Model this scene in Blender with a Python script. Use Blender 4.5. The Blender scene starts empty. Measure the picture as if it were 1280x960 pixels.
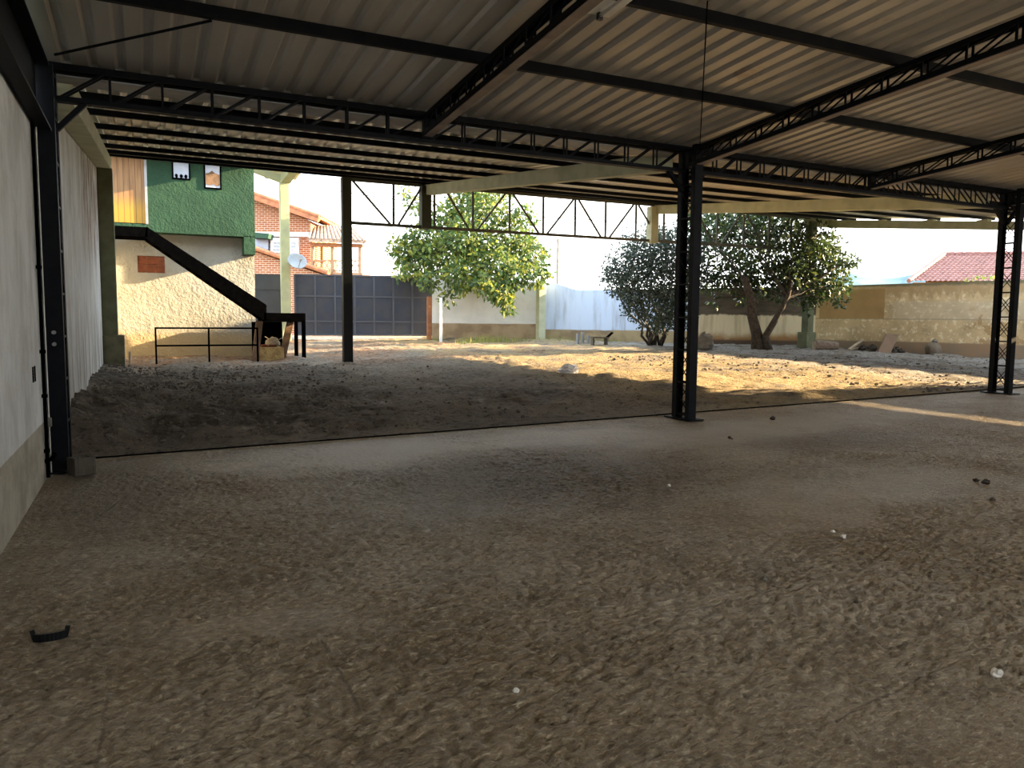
import bpy, math, random
import numpy as np
from mathutils import Vector, Matrix
random.seed(7); rng = np.random.default_rng(7)
SC = bpy.context.scene; COL = SC.collection
R_ = math.radians
# ---------------------------------------------------------------- camera, sky, sun, exposure
FPX = 944.645; YAW, PITCH, ROLL = R_(25.815), R_(4.969), R_(0.512)
CAM = np.array([.864, 0., 1.5])
FW = np.array([math.sin(YAW)*math.cos(PITCH), math.cos(YAW)*math.cos(PITCH), -math.sin(PITCH)])
RT = np.array([math.cos(YAW), -math.sin(YAW), 0.]); UP = np.cross(RT, FW)
RT, UP = math.cos(ROLL)*RT + math.sin(ROLL)*UP, -math.sin(ROLL)*RT + math.cos(ROLL)*UP
cd = bpy.data.cameras.new('camera'); cam = bpy.data.objects.new('camera', cd); COL.objects.link(cam)
cd.sensor_width = 36; cd.lens = 36*FPX/1280; cd.clip_end = 3000; cd.clip_start = .05
cam.matrix_world = Matrix(((RT[0], UP[0], -FW[0], CAM[0]), (RT[1], UP[1], -FW[1], CAM[1]), (RT[2], UP[2], -FW[2], CAM[2]), (0, 0, 0, 1)))
SC.camera = cam
SC.view_settings.view_transform = 'Standard'; SC.view_settings.look = 'None'
SC.view_settings.gamma = 1; SC.view_settings.use_curve_mapping = False
SC.view_settings.exposure = 2.15
SUN_AZ, SUN_EL, SUN_E = 10., 16.0, 9.0
W = bpy.data.worlds.new('sky'); SC.world = W; W.use_nodes = True
wn = W.node_tree.nodes; wl = W.node_tree.links; bg = wn['Background']
tc = wn.new('ShaderNodeTexCoord'); sx = wn.new('ShaderNodeSeparateXYZ'); rp = wn.new('ShaderNodeValToRGB')
wl.new(tc.outputs['Generated'], sx.inputs[0]); wl.new(sx.outputs['Z'], rp.inputs[0]); wl.new(rp.outputs[0], bg.inputs[0])
rp.color_ramp.elements[0].position = 0.0; rp.color_ramp.elements[0].color = (.98, .97, .95, 1)
rp.color_ramp.elements[1].position = 0.55; rp.color_ramp.elements[1].color = (.72, .86, 1, 1)
bg.inputs['Strength'].default_value = 1.12
sl = bpy.data.lights.new('sun', 'SUN'); so = bpy.data.objects.new('sun', sl); COL.objects.link(so)
sl.energy = SUN_E; sl.color = (1, .75, .44); sl.angle = R_(.6)
sdir = Vector((math.cos(R_(SUN_AZ))*math.cos(R_(SUN_EL)), -math.sin(R_(SUN_AZ))*math.cos(R_(SUN_EL)), math.sin(R_(SUN_EL))))
so.rotation_euler = sdir.to_track_quat('Z', 'Y').to_euler(); so.location = (30, -5, 12)

# ---------------------------------------------------------------- measuring helpers
def ray(x, y): return FW + RT*(x-640)/FPX - UP*(y-480)/FPX
def atd(x, y, d): return CAM + ray(x, y)*d
def atX(x, y, X): r = ray(x, y); return CAM + r*((X-CAM[0])/r[0])
def atY(x, y, Y): r = ray(x, y); return CAM + r*((Y-CAM[1])/r[1])
# ground height of the yard: thin plate through surveyed spots
_gp = np.array([(0,8.9,0),(5,8.9,.07),(10,8.9,.15),(15,8.9,.225),(22,8.9,.33),(25,8.9,.37),(0,10.6,.16),(0,12.5,.22),(0,15,.25),(0,19.5,.30),
 (5,12,.13),(5,15,.22),(5,18.6,.33),(10,14,.28),(12,18,.42),(22,19.5,.60),(4.6,30.4,.61),(11,28.5,.72),(14.6,25.6,.74),(17.4,23.2,.66),
 (18.9,21.9,.63),(23,18.7,.54),(24.4,13.6,.41),(15,12,.32),(19,13,.40),(2,21.5,.26),(4.5,22,.28),(0,32,.6),(8,24,.5),(26,31,.7),(20,26,.72)], float)
def _phi(r2): return np.where(r2 > 1e-9, r2*np.log(np.maximum(r2, 1e-9)), 0)
_n = len(_gp); _K = _phi(((_gp[:, None, :2]-_gp[None, :, :2])**2).sum(-1)) + .3*np.eye(_n)
_P = np.c_[np.ones(_n), _gp[:, :2]]
_S = np.linalg.solve(np.block([[_K, _P], [_P.T, np.zeros((3, 3))]]), np.r_[_gp[:, 2], 0, 0, 0])
def gz(x, y):
    if y < 8.9: return .015*x
    d = _phi(((_gp[:, :2]-np.array([x, y]))**2).sum(-1))
    return float(d@_S[:_n] + _S[_n] + _S[_n+1]*x + _S[_n+2]*y)
def gp(px, py):            # where the view ray through a photo pixel meets the ground
    r = ray(px, py); t0 = 1.
    for i in range(4000):
        t0 += .02; p = CAM + r*t0
        if p[2] < gz(p[0], p[1]): return p
    return p

# ---------------------------------------------------------------- mesh building
class MB:
    def __init__(s): s.v = []; s.f = []; s.sm = False
    def add(s, vs, fs):
        o = len(s.v); s.v += [tuple(map(float, p)) for p in vs]; s.f += [tuple(i+o for i in f) for f in fs]; return s
    def box(s, x0, x1, y0, y1, z0, z1):
        return s.hexa([(x0,y0,z0),(x1,y0,z0),(x1,y1,z0),(x0,y1,z0)], [(x0,y0,z1),(x1,y0,z1),(x1,y1,z1),(x0,y1,z1)])
    def hexa(s, a, b):
        return s.add(list(a)+list(b), [(3,2,1,0),(4,5,6,7),(0,1,5,4),(1,2,6,5),(2,3,7,6),(3,0,4,7)])
    def bar(s, p0, p1, w, h, side=None, bev=0):      # rectangular bar, w across 'side', h the other way
        p0 = Vector(p0); p1 = Vector(p1); d = (p1-p0).normalized()
        sd = Vector(side) if side is not None else (Vector((0,0,1)).cross(d) if abs(d.z) < .95 else Vector((1,0,0)))
        sd = (sd-d*sd.dot(d)).normalized(); u = d.cross(sd).normalized()
        c = [(-1,-1),(1,-1),(1,1),(-1,1)]
        return s.hexa([p0+sd*a*w/2+u*b*h/2 for a, b in c], [p1+sd*a*w/2+u*b*h/2 for a, b in c])
    def channel(s, p0, p1, w, h, t, side, openup):   # U channel: web + two flanges; openup = direction the flanges point
        p0 = Vector(p0); p1 = Vector(p1); sd = Vector(side).normalized(); u = Vector(openup).normalized()
        s.bar(p0, p1, w, t, sd)
        for k in (-1, 1):
            o = sd*k*(w/2-t/2) + u*(h/2)
            s.bar(p0+o, p1+o, t, h, sd)
        return s
    def tube(s, pts, rad, n=8, cap=True):
        pts = [Vector(p) for p in pts]; rs = rad if hasattr(rad, '__len__') else [rad]*len(pts)
        rings = []; ref = Vector((.31, .77, .55))
        for i, p in enumerate(pts):
            d = (pts[min(i+1, len(pts)-1)]-pts[max(i-1, 0)]).normalized()
            a = d.cross(ref); a = a.normalized() if a.length > .05 else d.cross(Vector((1, 0, 0))).normalized()
            b = d.cross(a)
            rings.append([p+(a*math.cos(2*math.pi*k/n)+b*math.sin(2*math.pi*k/n))*rs[i] for k in range(n)])
        vs = [q for r in rings for q in r]; fs = []
        for i in range(len(pts)-1):
            for k in range(n): fs.append((i*n+k, i*n+(k+1) % n, (i+1)*n+(k+1) % n, (i+1)*n+k))
        if cap: fs += [tuple(reversed(range(n))), tuple(range((len(pts)-1)*n, len(pts)*n))]
        return s.add(vs, fs)
    def prism(s, poly, off):                         # polygon extruded by an offset vector
        n = len(poly); off = np.array(off, float); a = [np.array(p, float) for p in poly]
        return s.add(a+[p+off for p in a], [tuple(reversed(range(n))), tuple(range(n, 2*n))]+[(k, (k+1) % n, n+(k+1) % n, n+k) for k in range(n)])
    def blob(s, c, r, seed=0, nu=10, nv=7, rough=.25):   # lumpy stone / sack
        rg = random.Random(seed); ph = [rg.uniform(0, 6.3) for _ in range(6)]; vs = []; fs = []
        for j in range(nv+1):
            t = math.pi*j/nv
            for i in range(nu):
                p = 2*math.pi*i/nu
                k = 1+rough*(math.sin(2*p+ph[0])*math.sin(2*t+ph[1])+.6*math.sin(3*p+ph[2]+2*t)+.5*math.cos(5*t+ph[3]+p))*.6
                vs.append((c[0]+r[0]*k*math.sin(t)*math.cos(p), c[1]+r[1]*k*math.sin(t)*math.sin(p), c[2]+r[2]*k*math.cos(t)))
        for j in range(nv):
            for i in range(nu): fs.append((j*nu+i, (j+1)*nu+i, (j+1)*nu+(i+1) % nu, j*nu+(i+1) % nu))
        return s.add(vs, fs)
    def grid(s, fn, us, vs_):
        nu, nv = len(us), len(vs_)
        return s.add([fn(u, v) for v in vs_ for u in us], [(j*nu+i, j*nu+i+1, (j+1)*nu+i+1, (j+1)*nu+i) for j in range(nv-1) for i in range(nu-1)])
    def build(s, name, mat, parent=None, smooth=False, origin=None, bevel=0):
        off = np.array(parent.location if parent is not None and parent.parent is None else (0, 0, 0), float)
        if parent is not None and parent.parent is not None: off = np.array(parent.parent.location, float)+np.array(parent.location, float)
        v = np.array(s.v, float)
        if parent is None:
            off = np.array(origin, float) if origin is not None else np.array([(v[:,0].min()+v[:,0].max())/2, (v[:,1].min()+v[:,1].max())/2, v[:,2].min()])
        me = bpy.data.meshes.new(name); me.from_pydata((v-off).tolist(), [], s.f); me.update()
        if smooth: me.polygons.foreach_set('use_smooth', [True]*len(me.polygons))
        o = bpy.data.objects.new(name, me); COL.objects.link(o)
        mats = mat if isinstance(mat, (list, tuple)) else [mat]
        for m in mats: me.materials.append(m)
        if parent is None: o.location = off
        else: o.parent = parent
        if bevel:
            b = o.modifiers.new('bevel', 'BEVEL'); b.width = bevel; b.segments = 2; b.limit_method = 'ANGLE'
        return o
def tag(o, label=None, cat=None, group=None, kind=None):
    if label: o['label'] = label
    if cat: o['category'] = cat
    if group: o['group'] = group
    if kind: o['kind'] = kind
    return o
def thing(name, loc, label, cat, group=None):
    o = bpy.data.objects.new(name, None); COL.objects.link(o); o.location = Vector(loc); o.empty_display_size = .2
    return tag(o, label, cat, group)
def struct(name, mb, mat, **k): return tag(mb.build(name, mat, **k), kind='structure')

# ---------------------------------------------------------------- materials
class NT:
    def __init__(s, name):
        s.m = bpy.data.materials.new(name); s.m.use_nodes = True; s.t = s.m.node_tree; s.n = s.t.nodes; s.l = s.t.links
        s.b = s.n['Principled BSDF']; s._tc = None
    def co(s, kind='Object'):
        if s._tc is None: s._tc = s.n.new('ShaderNodeTexCoord')
        return s._tc.outputs[kind]
    def pos(s): return s.n.new('ShaderNodeNewGeometry').outputs['Position']
    def val(s, x, i):
        if isinstance(x, (int, float)): i.default_value = x
        elif isinstance(x, tuple): i.default_value = x if len(x) == len(i.default_value) else x+(1,)
        else: s.l.new(x, i)
    def mp(s, vec, scale=(1,1,1), rot=(0,0,0), loc=(0,0,0)):
        n = s.n.new('ShaderNodeMapping'); s.l.new(vec, n.inputs[0]); n.inputs['Scale'].default_value = scale; n.inputs['Rotation'].default_value = rot; n.inputs['Location'].default_value = loc
        return n.outputs[0]
    def noise(s, vec, scale, detail=4, rough=.55, dist=0):
        n = s.n.new('ShaderNodeTexNoise'); s.l.new(vec, n.inputs['Vector']); n.inputs['Scale'].default_value = scale
        n.inputs['Detail'].default_value = detail; n.inputs['Roughness'].default_value = rough; n.inputs['Distortion'].default_value = dist
        return n.outputs[0]
    def vor(s, vec, scale, feat='F1', out=0):
        n = s.n.new('ShaderNodeTexVoronoi'); n.feature = feat; s.l.new(vec, n.inputs['Vector']); n.inputs['Scale'].default_value = scale; return n.outputs[out]
    def math(s, op, a, b=0., clamp=False):
        n = s.n.new('ShaderNodeMath'); n.operation = op; n.use_clamp = clamp; s.val(a, n.inputs[0]); s.val(b, n.inputs[1]); return n.outputs[0]
    def step(s, x, a, b):    # smooth ramp 0..1 for x from a to b (a > b falls)
        n = s.n.new('ShaderNodeMapRange'); n.interpolation_type = 'SMOOTHSTEP'; s.val(x, n.inputs[0])
        if a < b: n.inputs[1].default_value = a; n.inputs[2].default_value = b; n.inputs[3].default_value = 0; n.inputs[4].default_value = 1
        else: n.inputs[1].default_value = b; n.inputs[2].default_value = a; n.inputs[3].default_value = 1; n.inputs[4].default_value = 0
        return n.outputs[0]
    def mix(s, f, a, b, mode='MIX'):
        n = s.n.new('ShaderNodeMix'); n.data_type = 'RGBA'; n.blend_type = mode; s.val(f, n.inputs[0]); s.val(a, n.inputs[6]); s.val(b, n.inputs[7]); return n.outputs[2]
    def sep(s, v):
        n = s.n.new('ShaderNodeSeparateXYZ'); s.l.new(v, n.inputs[0]); return n.outputs
    def bump(s, h, strength=.5, dist=.02):
        n = s.n.new('ShaderNodeBump'); s.l.new(h, n.inputs['Height']); n.inputs['Strength'].default_value = strength; n.inputs['Distance'].default_value = dist
        s.l.new(n.outputs[0], s.b.inputs['Normal']); return n
    def out(s, col, rough=.8, metal=0, spec=.3):
        s.val(col, s.b.inputs['Base Color']); s.val(rough, s.b.inputs['Roughness']); s.b.inputs['Metallic'].default_value = metal
        s.b.inputs['Specular IOR Level'].default_value = spec; return s.m
def simple(name, c, c2=None, scale=6, rough=.8, bump=0, bscale=40, metal=0, spec=.3, bdist=.01):
    t = NT(name); co = t.co()
    col = c if c2 is None else t.mix(t.step(t.noise(co, scale, 5), .35, .68), c, c2)
    if bump: t.bump(t.noise(co, bscale, 4), bump, bdist)
    return t.out(col, rough, metal, spec)
MAT = {}
MAT['black_steel'] = simple('black_steel', (.0015,.0025,.005), (.004,.005,.007), 9, .55, .1, 60, spec=.12)
MAT['dark_iron'] = simple('dark_iron', (.0012,.0012,.0015), (.002,.002,.002), 8, .8, spec=.0)
MAT['concrete_green'] = simple('painted_concrete', (.52,.53,.37), (.42,.43,.29), 3, .75, .25, 30)
MAT['pillar_green'] = simple('pillar_paint', (.15,.16,.09), (.10,.105,.06), 3, .8, .25, 30)
MAT['concrete'] = simple('bare_concrete', (.22,.20,.17), (.15,.135,.11), 5, .9, .5, 50)
MAT['galv'] = simple('galvanised_sheet', (.30,.31,.32), (.22,.22,.22), 3, .5, metal=.2)
MAT['white'] = simple('white_paint', (.78,.78,.76), (.66,.66,.64), 5, .6)
MAT['wood'] = simple('weathered_wood', (.20,.12,.07), (.12,.075,.045), 7, .8, .4, 40)
MAT['palewood'] = simple('pale_wood', (.42,.34,.24), (.30,.23,.16), 7, .8, .3, 40)
MAT['bark'] = simple('bark', (.10,.08,.06), (.05,.04,.03), 12, .95, .8, 40, bdist=.03)
MAT['stone'] = simple('stone', (.16,.14,.115), (.09,.08,.065), 9, .95, .5, 40)
MAT['whiteplastic'] = simple('white_plastic', (.85,.87,.9), rough=.35)
MAT['blackplastic'] = simple('black_plastic', (.006,.007,.009), rough=.3, spec=.5)
MAT['dish'] = simple('dish_grey', (.28,.32,.37), (.34,.38,.42), 3, .5)
MAT['gate'] = simple('gate_steel', (.026,.032,.050), (.038,.040,.050), 2.2, .55, .1, 20)
MAT['gaterail'] = simple('gate_frame_steel', (.060,.066,.085), (.048,.052,.066), 2.2, .5)
MAT['gatedoor'] = simple('gate_door_steel', (.055,.058,.064), (.045,.048,.055), 2.2, .55)
def sheet_mat(name, a, b, rust):
    t = NT(name); p = t.pos(); m = t.mp(p, (1.2, .25, 1))
    c = t.mix(t.step(t.noise(m, 1.6, 5), .35, .7), a, b)
    c = t.mix(t.math('MULTIPLY', t.step(t.noise(p, .9, 6, .7), .60, .72), .5), c, rust)
    x = t.sep(p)[0]
    t.bump(t.noise(t.mp(p, (6, .5, 6)), 2, 2), .15, .01)
    return t.out(c, .42, .35, .4)
MAT['sheet'] = sheet_mat('roof_sheet', (.60,.585,.56), (.48,.475,.46), (.25,.15,.09))
MAT['sheet2'] = sheet_mat('canopy_sheet', (.62,.58,.50), (.50,.46,.40), (.34,.20,.11))
def floor_mat():
    t = NT('raked_concrete_floor'); p = t.pos(); x, y, z = t.sep(p)
    big = t.noise(p, .55, 5, .6); mid = t.noise(t.mp(p, (1, 1.6, 1), (0, 0, .2)), 2.2, 5, .65)
    c = t.mix(t.step(big, .32, .66), (.26,.195,.118), (.41,.345,.26))
    c = t.mix(t.math('MULTIPLY', t.step(mid, .45, .7), .55), c, (.17,.13,.085))
    fine = t.noise(t.mp(p, (1, 1.35, 1), (0, 0, .45)), 34, 3, .6)
    def disc(cx, cy, rx, ry, soft, ns=.5):
        dx = t.math('DIVIDE', t.math('SUBTRACT', x, cx), rx); dy = t.math('DIVIDE', t.math('SUBTRACT', y, cy), ry)
        d = t.math('SQRT', t.math('ADD', t.math('MULTIPLY', dx, dx), t.math('MULTIPLY', dy, dy)))
        d = t.math('ADD', d, t.math('MULTIPLY', t.math('SUBTRACT', t.noise(p, 1.7, 5, .65), .5), ns*2))
        return t.step(d, 1+soft, 1-soft)
    gr = t.noise(t.mp(p, (1, 1.5, 1), (0, 0, .4)), 26, 5, .72)
    c = t.mix(t.math('MULTIPLY', t.step(gr, .48, .38), .5), c, (.11,.08,.05))
    c = t.mix(t.math('MULTIPLY', t.step(gr, .54, .63), .6), c, (.58,.49,.36))
    for (cx, cy, rx, ry, col, k) in [(3.0,7.9,1.5,.8,(.62,.57,.48),.55),(5.2,8.0,1.2,.5,(.62,.57,.48),.45),(4.0,6.0,1.5,1.1,(.10,.085,.068),.6),(6.6,4.6,1.2,.7,(.50,.46,.39),.45),
            (8.2,6.2,1.2,.5,(.11,.095,.08),.55),(9.5,7.5,2.5,.6,(.48,.45,.39),.4),(2.6,5.2,.7,.35,(.32,.29,.25),.4),(7.2,7.2,1.6,.6,(.50,.46,.39),.45),(.6,7.2,.5,1.6,(.14,.11,.08),.6)]:
        c = t.mix(t.math('MULTIPLY', disc(cx, cy, rx, ry, .55), k), c, col)
    # smooth trowelled areas and screed joints
    smooth = t.math('MAXIMUM', disc(7.4,7.4,3.2,1.3,.5), t.math('MAXIMUM', disc(5.3,4.0,.9,.5,.5), t.math('MAXIMUM', disc(3.0,7.9,1.6,.8,.5), disc(1.35,3.75,.45,.2,.4))))
    ridg = t.noise(t.mp(p, (1, 5, 1), (0, 0, .5)), 4.5, 4, .6)
    clod = t.vor(t.mp(p, (1, 1.5, 1), (0, 0, .4)), 30)
    h = t.math('ADD', t.math('MULTIPLY', gr, 1.3), t.math('ADD', t.math('MULTIPLY', ridg, .7), t.math('MULTIPLY', t.noise(p, 13, 4, .65), .9)))
    h = t.math('SUBTRACT', h, t.math('MULTIPLY', clod, .35))
    h = t.math('MULTIPLY', h, t.math('SUBTRACT', 1., t.math('MULTIPLY', smooth, .72)))
    wob = t.math('MULTIPLY', t.math('SUBTRACT', t.noise(p, 3, 3), .5), .05)
    jm = None
    for (x0, y0, x1, y1) in [(1.3,2.56,2.2,2.70),(2.2,2.70,3.1,2.9),(3.1,2.9,4.3,2.97),(3.0,1.87,4.7,2.07),(4.6,2.6,6.2,2.79),(.66,2.5,.69,3.35),(1.55,2.7,1.55,3.45),(4.0,3.74,4.5,3.88),(.44,6.1,.7,7.0)]:
        L = math.hypot(x1-x0, y1-y0); ux, uy = (x1-x0)/L, (y1-y0)/L
        ax = t.math('SUBTRACT', x, x0); ay = t.math('SUBTRACT', y, y0)
        u = t.math('ADD', t.math('MULTIPLY', ax, ux), t.math('MULTIPLY', ay, uy))
        v = t.math('ABSOLUTE', t.math('ADD', t.math('ADD', t.math('MULTIPLY', ax, -uy), t.math('MULTIPLY', ay, ux)), wob))
        m = t.math('MULTIPLY', t.step(v, .012, .002), t.math('MULTIPLY', t.step(u, 0, .06), t.step(u, L, L-.06)))
        jm = m if jm is None else t.math('MAXIMUM', jm, m)
    c = t.mix(t.math('MULTIPLY', jm, .35), c, (.08,.06,.045))
    h = t.math('SUBTRACT', h, t.math('MULTIPLY', jm, .28))
    t.bump(h, .6, .03)
    return t.out(c, .62, 0, .45)
MAT['floor'] = floor_mat()
def yard_mat():
    t = NT('yard_dirt'); p = t.pos(); x, y, z = t.sep(p)
    big = t.noise(p, .45, 6, .65)
    c = t.mix(t.step(big, .35, .65), (.19,.155,.12), (.36,.30,.23))
    # dark loose earth near the shed and beside the left wall
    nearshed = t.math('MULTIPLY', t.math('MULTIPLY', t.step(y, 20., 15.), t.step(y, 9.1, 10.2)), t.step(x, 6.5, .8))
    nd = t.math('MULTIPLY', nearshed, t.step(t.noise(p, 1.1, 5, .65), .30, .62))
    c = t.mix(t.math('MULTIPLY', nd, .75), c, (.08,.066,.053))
    # reddish earth towards the gate, pale gravel on the right
    red = t.math('MULTIPLY', t.math('MULTIPLY', t.step(y, 17, 21), t.step(x, 17, 11)), t.step(t.noise(p, .8, 5), .40, .58))
    c = t.mix(t.math('MULTIPLY', red, .7), c, (.30,.15,.075))
    grav = t.math('MULTIPLY', t.math('MULTIPLY', t.step(x, 12, 17), t.step(t.noise(p, 1.3, 5, .7), .38, .6)), 1.)
    c = t.mix(t.math('MULTIPLY', grav, .75), c, (.50,.47,.44))
    sun_gold = t.math('MULTIPLY', t.math('MULTIPLY', t.step(x, 7.5, 10), t.step(x, 17, 14)), t.step(t.noise(p, .9, 4), .32, .55))  # golden tint painted on the ground where the sun patch lies
    c = t.mix(t.math('MULTIPLY', sun_gold, .7), c, (.52,.38,.18))
    fine = t.noise(p, 9, 6, .7); c = t.mix(t.math('MULTIPLY', t.step(fine, .52, .66), .6), c, (.40,.35,.28))
    c = t.mix(t.math('MULTIPLY', t.step(fine, .47, .36), .75), c, (.04,.033,.027))
    h = t.math('ADD', t.math('MULTIPLY', t.noise(p, 6, 6, .72), 1.), t.math('MULTIPLY', t.noise(p, 22, 4, .65), .6))
    t.bump(h, 1., .22)
    return t.out(c, .95, 0, .15)
MAT['yard'] = yard_mat()
def leftwall_mat():
    t = NT('weathered_white_wall'); p = t.pos(); x, y, z = t.sep(p)
    streak = t.noise(t.mp(p, (1, 1.5, .55)), 1.9, 8, .74, .6); blot = t.noise(p, .9, 6, .65)
    c = t.mix(t.step(streak, .35, .7), (.70,.72,.72), (.50,.51,.49))
    c = t.mix(t.math('MULTIPLY', t.step(blot, .46, .72), .65), c, (.36,.355,.32))
    wob = t.math('MULTIPLY', t.math('SUBTRACT', t.noise(p, 4, 3), .5), .02)
    band = t.math('MULTIPLY', t.step(t.math('ADD', z, wob), .53, .515), t.step(y, 8.45, 8.44))
    c = t.mix(band, c, t.mix(t.step(t.noise(p, 2.4, 6, .7), .35, .7), (.42,.385,.31), (.26,.235,.18)))
    # brown run-off beyond the column: low down, and rust under the beam
    far = t.step(y, 8.6, 8.8)
    low = t.math('MULTIPLY', t.math('MULTIPLY', far, t.step(z, 2.1, .6)), t.step(t.noise(t.mp(p, (1, 2.2, .22)), 2.0, 5, .7), .40, .60))
    c = t.mix(t.math('MULTIPLY', low, .75), c, (.19,.15,.10))
    rust = t.math('MULTIPLY', t.math('MULTIPLY', t.step(y, 13.0, 15.), t.step(z, 2.1, 3.1)), t.step(t.noise(t.mp(p, (1, 2.0, .5)), 1.8, 5, .7), .42, .58))
    c = t.mix(t.math('MULTIPLY', rust, .85), c, (.17,.085,.04))
    t.bump(t.noise(p, 22, 5, .6), .25, .01)
    return t.out(c, .85, 0, .2)
MAT['leftwall'] = leftwall_mat()
# ---------------------------------------------------------------- structure: slab, ground, walls, roofs
BAY = 7.66; XC = [.07, 7.66, 14.85, 22.3]; YT = 8.58; XR = 22.6; YB = -5.0
def vnoise(X, Y, sc, seed):        # cheap lattice noise for real clods
    r = np.random.default_rng(seed).random((256, 256)); u = X*sc; v = Y*sc; i = np.floor(u).astype(int); j = np.floor(v).astype(int); a = u-i; b = v-j
    a = a*a*(3-2*a); b = b*b*(3-2*b); g = lambda p, q: r[p % 256, q % 256]
    return (g(i, j)*(1-a)+g(i+1, j)*a)*(1-b)+(g(i, j+1)*(1-a)+g(i+1, j+1)*a)*b-.5
def axis(a, b, s0, s1):                # spacing grows from s0 to s1
    out = [a]
    while out[-1] < b: out.append(out[-1]+s0+(s1-s0)*(out[-1]-a)/(b-a))
    out[-1] = b; return np.array(out)
fx = np.concatenate([axis(-.2, 0, .1, .1)[:-1], axis(0, 5, .017, .02)[:-1], axis(5, 11, .02, .05)[:-1], axis(11, XR, .06, .3)])
fy = np.concatenate([axis(YB, 1.7, .3, .3)[:-1], axis(1.7, 4.5, .013, .018)[:-1], axis(4.5, 8.86, .018, .045)])
FX, FY = np.meshgrid(fx, fy)
def fbm(X, Y, sc, seed, n=3):
    return sum(vnoise(X, Y, sc*2.03**i, seed+i)*.55**i for i in range(n))
ca, sa = math.cos(.45), math.sin(.45); RX, RY = FX*ca+FY*sa, -FX*sa+FY*ca     # screeding direction
wx, wy = .10*vnoise(FX, FY, 2.1, 21), .10*vnoise(FX, FY, 2.1, 22)
smooth = np.zeros_like(FX)
for (cx, cy, rx, ry) in ((7.4,7.4,3.4,1.3),(5.3,4.0,1.0,.5),(3.0,7.9,1.7,.8),(1.35,3.75,.45,.2),(6.9,4.2,1.2,.6),(.9,8.3,1.2,.4)):
    d = np.sqrt(((FX-cx)/rx)**2+((FY-cy)/ry)**2)+1.0*fbm(FX, FY, 1.7, 40); smooth = np.maximum(smooth, np.clip((1.25-d)/.6, 0, 1))
rg = 1-np.abs(fbm(RX+wx*.6, (RY+wy*.6)*1.7, 20, 31, 3))*3.2            # sharp-crested crumbs drawn out along the screed
h = .0085*rg+.006*fbm(RX, RY*3.2, 3.3, 51, 2)+.010*fbm(FX, FY, 30, 61, 2)
h = h*(1-.78*smooth)*(.55+.9*np.clip(.5+1.3*fbm(FX, FY, .7, 71, 2), 0, 1))+.012*fbm(FX, FY, .8, 81, 2)
h *= np.clip((8.86-FY)/.05, 0, 1)*np.clip(FX/.05, 0, 1); h = np.minimum(h, .012)-.006
FZ = .015*FX+h-.002
nxx = len(fx)
slab = MB().add(np.c_[FX.ravel(), FY.ravel(), FZ.ravel()], [(b*nxx+a, b*nxx+a+1, (b+1)*nxx+a+1, (b+1)*nxx+a) for b in range(len(fy)-1) for a in range(nxx-1)])
slab.hexa([(-.2,YB,-.3),(XR,YB,-.3),(XR,8.86,-.3),(-.2,8.86,-.3)], [(-.2,YB,-.06),(XR,YB,.015*XR-.06),(XR,8.86,.015*XR-.06),(-.2,8.86,-.06)])
slab.add([(-.2,8.86,-.07),(XR,8.86,.015*XR-.07),(XR,8.86,.015*XR),(-.2,8.86,0)], [(0,1,2,3)])
struct('floor', slab, MAT['floor'], smooth=True)
xs = np.concatenate([np.arange(-.2, 10, .06), np.arange(10, 27.1, .15)]); ys = np.concatenate([np.arange(8.86, 13, .055), np.arange(13, 20, .1), np.arange(20, 33, .25)])
XX, YY = np.meshgrid(xs, ys)
YM = np.maximum(YY, 8.9); GZ = _S[_n]+_S[_n+1]*XX+_S[_n+2]*YM
for q, w in zip(_gp, _S): GZ = GZ+w*_phi((XX-q[0])**2+(YM-q[1])**2)
e = np.clip((YY-8.95)/.7, 0, 1); near = np.clip(1-XX/6., 0, 1)
ZZ = GZ + e*(.06+.10*near)*vnoise(XX, YY, 1.3, 1) + e*(.05+.09*near)*vnoise(XX, YY, 3.7, 2) + e*.045*vnoise(XX, YY, 7.3, 3) + e*.03*vnoise(XX, YY, 15, 9)
ZZ += e*np.clip(1-XX/.9, 0, 1)*(.16+.22*vnoise(XX, YY, 2.2, 4))*np.clip((19.5-YY)/4, 0, 1)
ZZ += e*np.clip(1-XX/3.5, 0, 1)*.10*np.exp(-((YY-10.8)/1.5)**2)
ym = MB().add(np.c_[XX.ravel(), YY.ravel(), ZZ.ravel()], [(j*len(xs)+i, j*len(xs)+i+1, (j+1)*len(xs)+i+1, (j+1)*len(xs)+i) for j in range(len(ys)-1) for i in range(len(xs)-1)])
struct('ground', ym, MAT['yard'], smooth=True)
MAT['field'] = simple('outer_field', (.16,.17,.10), (.22,.19,.12), .05, .95)
struct('ground', MB().box(-300, 700, -80, 900, -.6, -.3), MAT['field'])
# left wall with its continuation beyond the canopy
lw = MB().box(-.18, 0, YB, 8.4, -.2, 3.27).hexa([(-.18,8.4,-.2),(0,8.4,-.2),(0,19,-.2),(-.18,19,-.2)], [(-.18,8.4,3.72),(0,8.4,3.72),(0,19,4.80),(-.18,19,4.80)]).box(-.18, .02, 19.0, 23.55, -.2, 3.55)
struct('wall_left', lw, MAT['leftwall'])
MAT['wallplain'] = simple('plain_wall', (.42,.40,.35), (.32,.30,.26), 1.2, .9, .3, 20)
struct('wall_right_added', MB().box(XR-.15, XR, -.5, 8.2, -.2, 3.39), MAT['wallplain'])  # unseen wall added, its top set so a thin sun strip reaches the floor

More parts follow.
